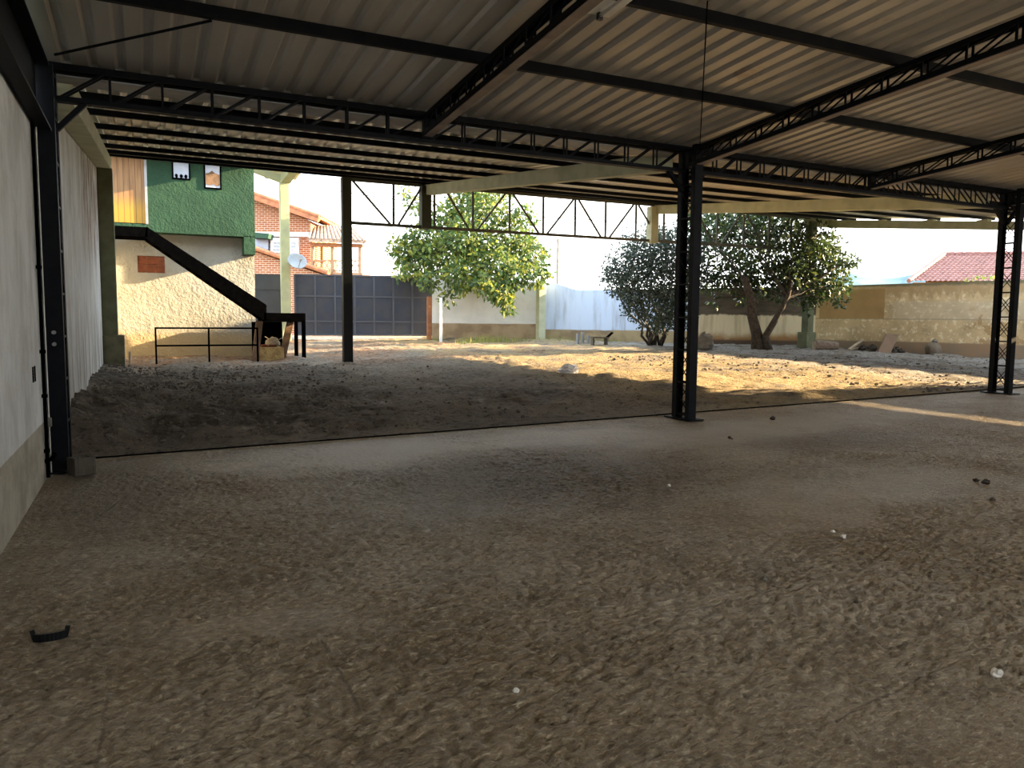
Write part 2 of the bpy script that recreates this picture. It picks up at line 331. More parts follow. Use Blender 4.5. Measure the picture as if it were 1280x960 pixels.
struct('wall_back_added', MB().box(-.18, XR, YB-.38, YB-.2, -.2, 2.7), MAT['wallplain'])  # unseen wall added to hold back light from behind the camera
def sheet(x0, x1, ys_z, pitch=.23, hgt=.036):          # trapezoid roofing, ribs along y; underside profile
    prof = []; x = x0
    while x < x1:
        prof += [(x, 0), (x+.125, 0), (x+.152, hgt), (x+.203, hgt)]; x += pitch
    prof.append((x, 0)); m = MB(); n = len(prof)
    v = [(px, y, z+pz) for (y, z) in ys_z for (px, pz) in prof]
    return m.add(v, [(j*n+i, j*n+i+1, (j+1)*n+i+1, (j+1)*n+i) for j in range(len(ys_z)-1) for i in range(n-1)])
def P(y): return 3.83+.06*(8.4-y)                       # plane of the purlin bottoms under the shed roof
def Q(y): return 3.86+.107*(y-8.9)                      # plane of the purlin bottoms under the canopy
struct('ceiling', sheet(-.15, XR+.25, [(8.72, P(8.72)+.10), (5, P(5)+.10), (1, P(1)+.10), (YB-.2, P(YB-.2)+.10)]), MAT['sheet'])
struct('ceiling', sheet(-.15, XR+.1, [(8.98, Q(8.98)+.10), (13, Q(13)+.10), (16, Q(16)+.10), (19.55, Q(19.55)+.10)]), MAT['sheet2'])
gut = MB()
for a, b in (((8.69, 3.80), (8.69, 3.95)), ((8.69, 3.80), (9.02, 3.80)), ((9.02, 3.80), (9.02, 3.97))):
    gut.add([(-.1, a[0], a[1]), (XR, a[0], a[1]), (XR, b[0], b[1]), (-.1, b[0], b[1])], [(0, 1, 2, 3)])
g = gut.build('valley_gutter', MAT['galv']); so_ = g.modifiers.new('thick', 'SOLIDIFY'); so_.thickness = .006
tag(g, 'grey sheet metal valley gutter between the black truss and the canopy roof', 'gutter')

# ---------------------------------------------------------------- lattice columns
def lattice_column(x, y0, y1, z0, z1, label, wx=.13, wy=.075, sides='lr'):
    t = thing('lattice_column', (x, (y0+y1)/2, z0), label, 'column', None)
    for y, s in ((y0, 1), (y1, -1)):
        MB().channel((x, y, z0+.012), (x, y, z1), wx, wy, .012, (1,0,0), (0,s,0)).build('leg', MAT['black_steel'], t)
    MB().box(x-.13, x+.13, y0-.1, y1+.1, z0-.004, z0+.012).build('base_plate', MAT['black_steel'], t)
    n = max(4, int((z1-z0)/.42)); dz = (z1-z0-.12)/n
    for i in range(n+1):
        z = z0+.06+i*dz
        m = MB()
        for xx in (x-wx/2+.01, x+wx/2-.01): m.bar((xx, y0, z), (xx, y1, z), .014, .022, (1,0,0))
        m.build('rung', MAT['black_steel'], t)
        if i < n:
            for a, b in ((y0, y1), (y1, y0)):
                m = MB()
                for xx in (x-wx/2+.01, x+wx/2-.01): m.tube([(xx, a, z), (xx, b, z+dz)], .007, 5)
                m.build('cross_lacing', MAT['black_steel'], t)
    return t
YC0, YC1 = 8.30, 8.66
zc = [.015*x for x in XC]
tl = lattice_column(.085, YC0, YC1, zc[0], 3.80, 'black steel lattice column standing against the left wall', .15)
tcn = lattice_column(7.66, YC0, YC1, zc[1], 3.86, 'black steel lattice column standing free in the middle of the floor')
trt = lattice_column(14.85, YC0, YC1, zc[2], 3.86, 'black steel lattice column on the right in front of the rendered wall')
lattice_column(22.3, YC0, YC1, zc[3], 3.86, 'black steel lattice column at the far right end of the roof truss')
MB().bar((.15, YT, 3.26), (.42, YT, 3.56), .05, .05, (0,1,0)).build('knee_brace', MAT['black_steel'], tl)
for t_, x in ((tcn, 7.66), (trt, 14.85)):
    for k in (-1, 1): MB().bar((x+k*.05, YT, 3.28), (x+k*.32, YT, 3.55), .06, .05, (0,1,0)).build('knee_brace', MAT['black_steel'], t_)
for y, z in ((8.24, 1.33), (8.24, 1.22)): MB().tube([(.085, y-.02, z), (.085, y+.03, z)], .018, 8).build('bolt', MAT['galv'], tl)

# ---------------------------------------------------------------- main trusses along the valley
def truss(x0, x1, label, flip, npan):
    t = thing('roof_truss', ((x0+x1)/2, YT, 3.52), label, 'roof truss', 'roof trusses along the valley')
    ws = .10
    MB().channel((x0, YT, 3.855), (x1, YT, 3.855), ws, .045, .008, (0,1,0), (0,0,-1)).build('top_chord', MAT['black_steel'], t)
    MB().channel((x0, YT, 3.525), (x1, YT, 3.525), ws, .045, .008, (0,1,0), (0,0,1)).build('bottom_chord', MAT['black_steel'], t)
    xs_ = np.linspace(x0, x1, npan+1)
    for i in range(npan+1):
        if 0 < i < npan:
            m = MB(); wide = .05 if i*2 == npan else .022
            for k in (-1, 1): m.bar((xs_[i], YT+k*.04, 3.53), (xs_[i], YT+k*.04, 3.85), wide, .012, (1,0,0))
            m.build('vertical', MAT['black_steel'], t)
        if i < npan:
            m = MB(); lo, hi = (xs_[i]+.03, xs_[i+1]-.03); 
            if flip and i >= npan/2: lo, hi = hi, lo
            for k in (-1, 1): m.bar((lo, YT+k*.04, 3.55), (hi, YT+k*.04, 3.835), .024, .012, (0,0,1) if False else (1,0,0))
            m.build('diagonal', MAT['black_steel'], t)
    return t
truss(.15, 7.60, 'black lattice truss between the left wall column and the middle column', False, 16)
truss(7.72, 14.79, 'black lattice truss between the middle column and the right column', True, 16)
truss(14.91, 22.25, 'black lattice truss running out of the frame past the right column', True, 16)

MAT['litflange'] = simple('lit_flange_tone', (.30,.25,.22), (.18,.15,.14), 3, .6)  # pale tone of the lit lower flange, put in as colour
# rafters (shallow lattice girders) running up towards the camera
def rafter(x, label, n=15):
    y0, y1 = 8.52, YB+.4
    t = thing('lattice_rafter', (x, y0, P(y0)-.25), label, 'rafter', 'lattice rafters under the shed roof')
    MB().channel((x, y0, P(y0)-.01), (x, y1, P(y1)-.01), .12, .045, .008, (1,0,0), (0,0,-1)).build('top_chord', MAT['black_steel'], t)
    MB().channel((x, y0, P(y0)-.235), (x, y1, P(y1)-.235), .12, .045, .008, (1,0,0), (0,0,1)).build('bottom_chord', MAT['black_steel'], t)
    MB().bar((x, y0, P(y0)-.246), (x, y1, P(y1)-.246), .10, .006, (1,0,0)).build('lit_flange_strip', MAT['litflange'], t)  # strip added for the light along the rafter underside
    yy = np.linspace(y0, y1, 2*n+1)
    for i in range(2*n+1):
        y = yy[i]
        m = MB()
        for k in (-1, 1): m.bar((x+k*.045, y, P(y)-.22), (x+k*.045, y, P(y)-.02), .022, .012, (0,1,0))
        m.build('vertical', MAT['black_steel'], t)
        if i < 2*n:
            y2 = yy[i+1]; m = MB()
            for k in (-1, 1): m.bar((x+k*.045, y, P(y)-.215), (x+k*.045, y2, P(y2)-.03), .018, .010, (0,1,0))
            m.build('diagonal', MAT['black_steel'], t)
            if i < 14: MB().bar((x-.045, y2, P(y2)-.05), (x+.045, y, P(y)-.05), .02, .008, (0,1,0)).build('cross_tie', MAT['black_steel'], t)
    if x > 1: MB().box(x-.06, x+.06, 8.46, 8.52, P(8.5)-.26, P(8.5)).build('end_post', MAT['black_steel'], t)
    return t
rafter(3.86, 'black lattice rafter over the left bay with the tube light under it')
rafter(7.66, 'black lattice rafter rising from the head of the middle column')
rafter(11.25, 'black lattice rafter meeting the truss midway between middle and right columns')
rafter(14.85, 'black lattice rafter rising from the head of the right column')
rafter(18.6, 'black lattice rafter beyond the right column near the frame edge')
tag(MB().channel((.02, 8.22, 3.47), (.02, YB+.2, 3.47), .6, .12, .02, (0,0,1), (1,0,0)).build('wall_beam', MAT['black_steel']), 'black steel beam lying along the top of the left wall', 'beam')
tag(MB().hexa([(-.16,YB+.1,3.78),(-.04,YB+.1,3.78),(-.04,8.6,3.78),(-.16,8.6,3.78)], [(-.16,YB+.1,P(YB)+.09),(-.04,YB+.1,P(YB)+.09),(-.04,8.6,P(8.6)+.09),(-.16,8.6,P(8.6)+.09)]).build('eave_fascia', MAT['black_steel']), 'black fascia closing the gap between left wall beam and roof', 'fascia')
tag(MB().hexa([(XR-.2,-.5,3.45),(XR-.05,-.5,3.45),(XR-.05,8.2,3.45),(XR-.2,8.2,3.45)], [(XR-.2,-.5,P(-.5)+.085),(XR-.05,-.5,P(-.5)+.085),(XR-.05,8.2,P(8.2)+.085),(XR-.2,8.2,P(8.2)+.085)]).build('wall_beam', MAT['black_steel']), 'unseen black beam added above the right hand wall to shape the sun strip', 'beam')  # added out of view; the slit below it lets the sun strip in
# purlins under the shed roof
for y, lb in ((8.66, 'black purlin lying right above the main truss at the sheet ends'), (6.83, 'black purlin nearest the main truss under the shed roof'), (5.26, 'second black purlin from the main truss, behind the tube light'),
              (3.69, 'third black purlin from the main truss, just above the frame'), (2.12, 'fourth black purlin from the main truss, overhead')):
    tag(MB().channel((0, y, P(y)+.045), (XR, y, P(y)+.045), .10, .05, .006, (0,0,1), (0,1,0)).build('roof_purlin', MAT['black_steel']), lb, 'purlin', 'purlins of the shed roof')
tag(MB().tube([(.2, 8.1, P(8.1)-.03), (1.42, 6.88, P(6.88)-.01)], .012, 6).build('brace_rod', MAT['black_steel']), 'thin black brace rod from left column head to first purlin', 'rod')
tag(MB().tube([(.2, 6.7, P(6.7)-.03), (2.1, 5.3, P(5.3)-.01)], .012, 6).build('brace_rod', MAT['black_steel']), 'thin black brace rod from left wall beam to second purlin', 'rod')
wpts = [Vector((7.62, 8.25, 3.83)).lerp(Vector((4.95, 4.95, 4.02)), i/12)-Vector((0, 0, .12*math.sin(math.pi*i/12)*.3)) for i in range(13)]
tag(MB().tube(wpts, .006, 5).build('hanging_wire', MAT['dark_iron']), 'thin wire strung from the middle column head up to the roof', 'wire')
# tube light under the left rafter
tb = thing('tube_light', (4.02, 4.45, 3.72), 'white fluorescent batten light hanging below the left rafter', 'lamp')
MB().prism([(3.91, 5.10, 3.80), (3.97, 5.10, 3.86), (4.07, 5.10, 3.86), (4.13, 5.10, 3.80)], (0, -1.25, .075)).build('reflector', MAT['white'], tb)
MB().tube([(4.02, 5.06, 3.782), (4.02, 3.90, 3.852)], .014, 10).build('tube', MAT['white'], tb, smooth=True)
for y in (5.06, 3.92): MB().box(4.0, 4.04, y-.015, y+.015, 3.75+.06*(5.06-y), 3.81+.06*(5.06-y)).build('lamp_holder', MAT['blackplastic'], tb)
for y in (4.8, 4.1): MB().tube([(4.02, y, P(y)-.24), (4.02, y, 3.86+.06*(5.1-y))], .006, 5).build('hanger', MAT['dark_iron'], tb)
for y in (4.8, 4.1): MB().bar((3.86, y, P(y)-.243), (4.03, y, P(y)-.243), .02, .008, (0,1,0)).build('hanger_strap', MAT['dark_iron'], tb)

# ---------------------------------------------------------------- canopy beyond the truss
YF = 19.0
def cbeam(x, x2, label, w=.2, y0=8.95, y1=YF+.1):
    m = MB().hexa([(x-w/2,y0,3.60),(x+w/2,y0,3.60),(x2+w/2,y1,3.60+.107*(y1-y0)),(x2-w/2,y1,3.60+.107*(y1-y0))],
                  [(x-w/2,y0,3.855),(x+w/2,y0,3.855),(x2+w/2,y1,3.855+.107*(y1-y0)),(x2-w/2,y1,3.855+.107*(y1-y0))])
    return tag(m.build('canopy_beam', MAT['concrete_green'], bevel=.01), label, 'beam', 'sloping concrete beams of the canopy')
cbeam(.14, .14, 'pale green concrete beam lying along the left wall under the canopy', .27)
cbeam(7.62, 7.58, 'pale green concrete beam rising from behind the middle column to the hanging stub')
cbeam(14.85, 14.85, 'yellowish concrete beam rising from behind the right column past the dark tree')
cb = thing('canopy_beam', (22.15, 14, 3.5), 'pale concrete edge beam against the sky carrying small spacer blocks', 'beam', 'sloping concrete beams of the canopy')
y0, y1 = 8.95, 19.2; MB().hexa([(22.05,y0,3.58),(22.25,y0,3.58),(22.25,y1,4.72),(22.05,y1,4.72)], [(22.05,y0,3.78),(22.25,y0,3.78),(22.25,y1,4.98),(22.05,y1,4.98)]).build('beam', MAT['concrete_green'], cb)
cys = [9.07, 10.5, 11.95, 13.65, 15.3, 17.0, 18.35, 19.15]
for y in cys[1:]:
    zz = 3.78+1.2*(y-y0)/(y1-y0); MB().box(22.06, 22.24, y-.16, y+.16, zz-.06, Q(y)+.005).build('spacer_block', MAT['concrete_green'], cb)
nm = ['first', 'second', 'third', 'fourth', 'fifth', 'sixth', 'seventh', 'last']
for i, y in enumerate(cys):
    lb = nm[i]+(' dark purlin of the canopy counted from the main truss' if i < 7 else ' dark purlin of the canopy, along its outer edge')
    tag(MB().channel((.0, y, Q(y)+.056), (XR+.05, y, Q(y)+.056), .08, .05, .006, (0,0,1), (0,1,0)).build('canopy_purlin', MAT['black_steel']), lb, 'purlin', 'purlins of the canopy roof')
# pillars
def ztop(y): return 3.855+.107*(y-8.95)
pa = thing('canopy_pillar', (.2, YF+.05, gz(.2, YF)), 'olive concrete pillar with a thick foot at the far end of left wall', 'pillar')
MB().box(.0, .30, YF-.1, YF+.2, .9, 3.60+.107*(YF-8.95)).build('shaft', MAT['pillar_green'], pa, bevel=.012)
MB().box(.0, .42, YF-.16, YF+.26, gz(.2, YF)-.1, 1.05).build('foot', simple('mossy_concrete', (.17,.165,.10), (.10,.10,.065), 4, .9, .4, 30), pa, bevel=.012)
tb_ = NT('half_blacked_and_backlit'); zz_ = tb_.math('ADD', tb_.sep(tb_.pos())[2], tb_.math('MULTIPLY', tb_.noise(tb_.pos(), 4), .5))
MAT['halfblack_backlit'] = tb_.out(tb_.mix(tb_.step(zz_, 2.45, 2.75), (.006,.006,.007), (.05,.052,.033)), .7)  # black lower paint; its dark olive also serves as shade on the backlit stub
pb = thing('canopy_pillar', (5.43, YF, gz(5.4, YF)), 'slim square pillar in the open yard, its lower half painted black', 'pillar')
MB().box(5.32, 5.55, YF-.1, YF+.1, gz(5.4, YF)-.12, Q(YF)).build('shaft', MAT['halfblack_backlit'], pb, bevel=.008)
pc = thing('canopy_pillar', (22.2, YF, gz(22, YF)), 'pale green pillar against the yard wall behind the right tree', 'pillar')
MB().box(21.15, 21.42, YF-.14, YF+.14, 1.0, 4.85).build('shaft', MAT['pillar_green'], pc, bevel=.012)
MB().box(21.06, 21.5, YF-.2, YF+.22, gz(21.3, YF)-.1, 1.12).build('foot', MAT['pillar_green'], pc, bevel=.015)
MB().box(21.1, 22.3, YF-.02, YF+.2, 4.72, 4.98).build('bracket_beam', MAT['concrete_green'], pc)
for x, lb in ((7.50, 'cut-off pillar stub at the end of the pale beam, backlit shade in its dark colour'), (14.72, 'yellowish cut-off pillar stub hanging beside the dark round bush top')):
    tag(MB().box(x-.13, x+.13, YF-.13, YF+.13, 3.80, ztop(YF)-.05).build('pillar_stub', MAT['concrete_green'] if x > 8 else MAT['halfblack_backlit'], bevel=.01), lb, 'pillar stub', 'cut-off pillar stubs under the canopy edge')  # left stub takes the dark material in place of backlit shade
# open web girder along the canopy edge
MAT['girder'] = simple('girder_paint', (.07,.073,.06), (.12,.115,.085), 1.2, .6)
gt = thing('edge_girder', (12.5, YF, 3.8), 'thin open web girder along the outer edge of the canopy', 'girder')
ZB, ZT = 3.84, 4.90
MB().bar((5.55, YF, ZB), (20.1, YF, ZB+.05), .06, .075).build('bottom_chord', MAT['girder'], gt)
MB().bar((5.45, YF, ZT), (21.2, YF, ZT+.06), .06, .075).build('top_chord', MAT['girder'], gt)
vx = [float(atY(px, 270, YF)[0]) for px in (492, 543, 591, 637, 679, 719, 757, 795, 830, 865, 897, 930, 962, 990)]
dg = [((440, 'T'), (489, 'B')), ((497, 'B'), (528, 'T')), ((555, 'T'), (587, 'B')), ((596, 'B'), (632, 'T')), ((641, 'T'), (675, 'B')), ((683, 'B'), (717, 'T')), ((723, 'T'), (753, 'B')), ((761, 'B'), (792, 'T')),
      ((798, 'T'), (826, 'B')), ((870, 'T'), (894, 'B')), ((901, 'B'), (927, 'T')), ((934, 'T'), (958, 'B')), ((966, 'B'), (988, 'T'))]
for x in vx: MB().bar((x, YF, ZB), (x, YF, ZT), .055, .04, (1,0,0)).build('vertical', MAT['girder'], gt)
for (a, sa), (b, sb) in dg:
    pa_, pb_ = float(atY(a, 260, YF)[0]), float(atY(b, 260, YF)[0])
    MB().bar((pa_, YF, ZT if sa == 'T' else ZB), (pb_, YF, ZT if sb == 'T' else ZB), .05, .035, (1,0,0)).build('diagonal', MAT['girder'], gt)
# slab-edge rail
rl = MB().bar((.3, 8.88, .008), (XR, 8.88, .015*XR+.008), .028, .024)
tag(rl.build('floor_rail', MAT['dark_iron']), 'long dark steel rail set in the edge of the concrete floor', 'rail')
# ---------------------------------------------------------------- yard walls (local x along the wall, local z height above its foot)
def wall_mat(name, fn):
    t = NT(name); x, y, z = t.sep(t.co()); c = fn(t, t.co(), x, z); t.bump(t.noise(t.co(), 14, 5, .65), .35, .02); return t.out(c, .9, 0, .15)
def m_gatewall(t, p, x, z):
    n = t.noise(p, 1.2, 5, .65)
    c = t.mix(t.step(n, .35, .75), (.80,.79,.77), (.64,.64,.64))
    c = t.mix(t.math('MULTIPLY', t.step(t.noise(p, 3, 5, .7), .64, .72), .6), c, (.40,.40,.42))
    base = t.step(t.math('ADD', z, t.math('MULTIPLY', n, .06)), .60, .56)
    return t.mix(base, c, t.mix(t.step(t.noise(p, 1.6, 5), .4, .65), (.40,.30,.19), (.27,.19,.12)))
def m_bluewall(t, p, x, z):
    n = t.noise(p, 1.4, 6, .65); st = t.noise(t.mp(p, (2.2, 1, .25)), 2, 5, .65)
    c = t.mix(t.step(st, .45, .75), (.55,.64,.80), (.38,.43,.52))
    c = t.mix(t.math('MULTIPLY', t.step(x, 1.8, 4.2), t.math('MULTIPLY', t.step(st, .5, .62), .55)), c, (.25,.26,.28))
    up = t.math('ADD', z, t.math('ADD', t.math('MULTIPLY', x, .115), t.math('MULTIPLY', t.math('SUBTRACT', t.noise(p, .8, 4, .6), .5), .75)))
    bare = t.math('MULTIPLY', t.step(up, 2.06, 2.12), t.step(x, 1.1, 1.4))
    c = t.mix(bare, c, t.mix(t.step(n, .4, .6), (.21,.18,.15), (.14,.115,.09)))
    return t.mix(t.step(t.math('ADD', z, t.math('MULTIPLY', n, .08)), .46, .40), c, t.mix(t.step(t.noise(p, 1.4, 5), .4, .65), (.36,.28,.16), (.22,.16,.10)))
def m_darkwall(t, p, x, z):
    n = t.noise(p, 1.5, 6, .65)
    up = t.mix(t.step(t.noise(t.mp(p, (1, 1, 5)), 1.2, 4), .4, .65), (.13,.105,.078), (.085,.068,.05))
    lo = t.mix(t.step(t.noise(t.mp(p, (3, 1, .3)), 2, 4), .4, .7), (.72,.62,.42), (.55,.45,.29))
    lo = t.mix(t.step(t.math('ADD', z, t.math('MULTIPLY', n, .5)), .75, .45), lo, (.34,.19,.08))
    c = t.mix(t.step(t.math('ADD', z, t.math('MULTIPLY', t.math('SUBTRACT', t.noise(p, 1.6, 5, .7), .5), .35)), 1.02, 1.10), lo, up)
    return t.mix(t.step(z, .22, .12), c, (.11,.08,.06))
def m_sidewall(t, p, x, z):
    n = t.noise(p, 1.3, 6, .65); f = t.noise(p, 5, 5, .7)
    c = t.mix(t.step(n, .35, .65), (.72,.57,.35), (.54,.42,.25))
    c = t.mix(t.math('MULTIPLY', t.step(f, .53, .60), .75), c, (.90,.82,.64))
    c = t.mix(t.math('MULTIPLY', t.step(t.noise(p, 2.3, 6, .75), .56, .62), .65), c, (.40,.32,.21))
    c = t.mix(t.math('MULTIPLY', t.math('MULTIPLY', t.step(z, 1.06, 1.075), t.step(z, 1.12, 1.10)), .6), c, (.30,.24,.16))
    c = t.mix(t.step(t.vor(p, 2.2), .035, .02), c, (.12,.09,.07))
    # bare cement tops with runs, blotches further along
    top = t.math('MULTIPLY', t.step(t.math('ADD', z, t.math('MULTIPLY', t.math('SUBTRACT', t.noise(t.mp(p, (2.6, 1, .6)), 2, 5, .7), .5), 1.1)), 1.75, 2.0), t.step(x, 2.2, 2.4))
    c = t.mix(t.math('MULTIPLY', top, .8), c, (.42,.30,.17))
    cap = t.step(t.math('ADD', z, t.math('MULTIPLY', f, .2)), 2.22, 2.32); c = t.mix(cap, c, (.19,.17,.11))
    mid = t.math('MULTIPLY', t.math('MULTIPLY', t.step(x, 2.4, 2.8), t.step(z, 1.0, 1.15)), t.step(z, 1.75, 1.6)); c = t.mix(t.math('MULTIPLY', mid, .45), c, (.62,.57,.47))
    bl = t.math('MULTIPLY', t.math('MULTIPLY', t.step(x, 4.6, 5.0), t.step(z, 1.6, 1.2)), t.step(t.noise(p, 1.9, 5, .6), .52, .56)); c = t.mix(t.math('MULTIPLY', bl, .8), c, (.42,.28,.15))
    tan = t.math('MULTIPLY', t.math('MULTIPLY', t.step(x, .1, .15), t.step(x, 2.35, 2.32)), t.math('MULTIPLY', t.step(z, 1.08, 1.11), t.step(z, 2.2, 2.05)))
    c = t.mix(tan, c, t.mix(t.step(n, .3, .7), (.46,.31,.15), (.38,.25,.12)))
    return t.mix(t.step(t.math('ADD', z, t.math('MULTIPLY', n, .1)), .42, .36), c, t.mix(t.step(n, .4, .6), (.36,.25,.165), (.30,.24,.18)))
def yard_wall(name, a, b, zf, tops, mat, th=.18):
    a = np.array(a, float); b = np.array(b, float); L = np.linalg.norm(b-a)
    poly = [(0, 0, -.35), (L, 0, -.35)]+[(u*L, 0, h-zf) for u, h in reversed(tops)]
    m = MB().prism(poly, (0, th, 0))
    o = m.build(name, mat, origin=(0, 0, 0)); o.location = (a[0], a[1], zf); o.rotation_euler.z = math.atan2(b[1]-a[1], b[0]-a[0])
    return tag(o, kind='structure')
WP = [tuple(atd(540, 420, 28.75)[:2]), (14.66, 25.62), (18.9, 21.92), (22.45, 19.72), (24.45, 13.6), (25.7, 9.2), (27.2, 3.5)]
yard_wall('wall_gate', WP[0], WP[1], .74, [(0, 3.06), (.5, 3.02), (1, 2.86)], wall_mat('whitewashed_wall', m_gatewall))
yard_wall('wall_blue', WP[1], WP[2], .70, [(0, 2.86), (.06, 2.84), (.13, 2.74), (.19, 2.62), (.24, 2.58), (1, 2.63)], wall_mat('peeling_blue_wall', m_bluewall))
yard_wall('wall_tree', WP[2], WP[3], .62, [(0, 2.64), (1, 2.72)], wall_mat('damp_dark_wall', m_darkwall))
ms = wall_mat('patched_side_wall', m_sidewall)
yard_wall('wall_side', WP[3], WP[4], .50, [(0, 2.73), (1, 2.78)], ms)
yard_wall('wall_side', WP[4], WP[5], .42, [(0, 2.78), (1, 2.8)], ms)
yard_wall('wall_side', WP[5], WP[6], .38, [(0, 2.8), (1, 2.8)], ms)
p = atd(676, 422, 28.6); 
tag(MB().box(p[0]-.15, p[0]+.13, p[1]-.12, p[1]+.14, gz(p[0], p[1])-.1, 2.92).build('wall_pilaster', MAT['concrete_green'], bevel=.01), 'pale green pilaster between the white and the blue yard wall', 'pilaster')
# posts and stubs by the gate wall
def post(px, pytop, pybot, d, w, mat, label, name='post', cat='post', grp=None):
    b = atd(px, pybot, d); z1 = float(atd(px, pytop, d)[2]); zg = gz(b[0], b[1])
    return tag(MB().box(b[0]-w/2, b[0]+w/2, b[1]-w/2, b[1]+w/2, zg-.12, z1).build(name, mat, bevel=.01), label, cat, grp)
MAT['rustwood'] = simple('rust_brown_wood', (.30,.12,.05), (.20,.08,.04), 6, .85)
post(536.5, 371, 424, 28.0, .15, MAT['rustwood'], 'reddish brown post at the right end of the dark gate')
post(551, 372, 427, 27.0, .09, MAT['white'], 'slim whitish post standing alone in front of the white wall')
for px, t_, h_, lb in ((722, 417, 425, 'grey stub post at blue wall foot, left of its pair'), (728, 415, 425, 'grey stub post at blue wall foot, right of its pair'), (735, 419, 426, 'short grey stub post right of the taller pair by blue wall')):
    b = atd(px, h_, 26.5); tag(MB().tube([(b[0], b[1], gz(b[0], b[1])-.05), (b[0], b[1], float(atd(px, t_, 26.5)[2]))], .06, 10).build('stub_post', MAT['galv']), lb, 'post', 'stub posts by the blue wall')
b = atd(750, 425, 26); b2 = atd(763, 417, 26); zg = gz(b[0], b[1])
bk = thing('bench', (b[0], b[1], zg), 'low dark bench with a tilted end by the blue wall', 'bench')
MB().bar((b[0]-.35, b[1], zg+.26), (b[0]+.3, b[1], zg+.24), .22, .05).build('seat', MAT['stone'], bk)
for k in (-.3, .24): MB().box(b[0]+k-.03, b[0]+k+.03, b[1]-.08, b[1]+.08, zg-.05, zg+.23).build('leg', MAT['stone'], bk)
MB().bar((b[0]+.24, b[1], zg+.22), (b[0]+.5, b[1], zg+.42), .12, .04).build('tilted_end', MAT['dark_iron'], bk)

# ---------------------------------------------------------------- gate, pedestrian door, kerb
def local_frame(a, b):
    a = np.array(a, float); b = np.array(b, float); u = (b-a)/np.linalg.norm(b-a); return a, u, np.array([u[1], -u[0]]), np.linalg.norm(b-a)
ga, gu, gn, gl = local_frame((6.02, 29.72), (11.05, 28.46))     # gn points towards the shed
def gpt(u, n, z): return (ga[0]+gu[0]*u+gn[0]*n, ga[1]+gu[1]*u+gn[1]*n, z)
def gbox(m, u0, u1, n0, n1, z0, z1): return m.hexa([gpt(u0,n0,z0), gpt(u1,n0,z0), gpt(u1,n1,z0), gpt(u0,n1,z0)], [gpt(u0,n0,z1), gpt(u1,n0,z1), gpt(u1,n1,z1), gpt(u0,n1,z1)])
GB, GTp = .80, 3.08
gate = thing('sliding_gate', gpt(gl/2, 0, GB), 'wide dark blue steel gate of square panels at the back of the yard', 'gate')
nc = 7; cu = np.linspace(0, gl, nc+1); zr = [GB, GB+.52, GB+1.48, GTp]
for i in range(nc):
    for j in range(3): gbox(MB(), cu[i]+.02, cu[i+1]-.02, -.015, .015, zr[j]+.02, zr[j+1]-.02).build('panel', MAT['gate'], gate)
for u in cu: gbox(MB(), u-.035, u+.035, -.035, .045, GB, GTp).build('stile', MAT['gaterail'], gate)
for z in zr: gbox(MB(), 0, gl, -.03, .04, z-.03, z+.03).build('rail', MAT['gaterail'], gate)
gd = thing('pedestrian_door', gpt(-1.0, 0, GB), 'grey steel pedestrian door left of the gate with an upper panel', 'gate')
gbox(MB(), -1.62, -.42, -.02, .02, GB, GTp).build('frame', MAT['gatedoor'], gd)
gbox(MB(), -1.5, -.55, .02, .05, GB+.05, 2.42).build('leaf', MAT['gatedoor'], gd)
gbox(MB(), -1.55, -.5, .02, .04, 2.5, GTp-.06).build('upper_panel', MAT['gatedoor'], gd)
b = gpt(-.62, .09, 1.5); MB().tube([b, (b[0], b[1], b[2]+.12)], .02, 8).build('handle', MAT['galv'], gd)
MAT['kerb'] = simple('white_kerb', (.80,.78,.72), (.68,.66,.6), 3, .8)
tag(gbox(MB(), -.3, gl-.4, .10, .34, gz(8.5, 29)-.1, GB-.06).build('gate_sill', MAT['kerb']), 'whitewashed concrete sill running along under the dark gate', 'sill')

# gate portico: post, beams and roof plate
MAT['portico'] = simple('portico_paint', (.36,.37,.21), (.29,.30,.19), 3, .75)
MAT['porticounder'] = simple('portico_soffit', (.45,.43,.28), (.4,.37,.25), 3, .8)
a = atd(358, 424, 28.3); zt = float(atd(358, 232, 28.3)[2]); zg = gz(a[0], a[1])
pr = thing('gate_portico', (a[0], a[1], zg), 'tall pale green gate post carrying beams and a tilted roof plate', 'portico')
MB().box(a[0]-.16, a[0]+.16, a[1]-.16, a[1]+.16, zg-.1, zt).build('post', MAT['portico'], pr, bevel=.012)
MB().bar((a[0]+.05, a[1], zt+.10), (a[0]-2.2, a[1]+.2, zt+.82), .26, .26).build('side_beam', MAT['portico'], pr, bevel=.01)
MB().bar((a[0], a[1]+.1, zt+.10), (a[0]+.45, a[1]-3.2, zt+.85), .34, .34).build('front_beam', MAT['portico'], pr, bevel=.01)
rfp = [(a[0]-2.4, a[1]+.6, zt+1.02), (a[0]+.5, a[1]+.5, zt+.22), (a[0]+.95, a[1]-3.3, zt+1.02), (a[0]-2.0, a[1]-3.2, zt+1.8)]
MB().prism(rfp, (0, 0, .10)).build('roof_plate', MAT['porticounder'], pr)
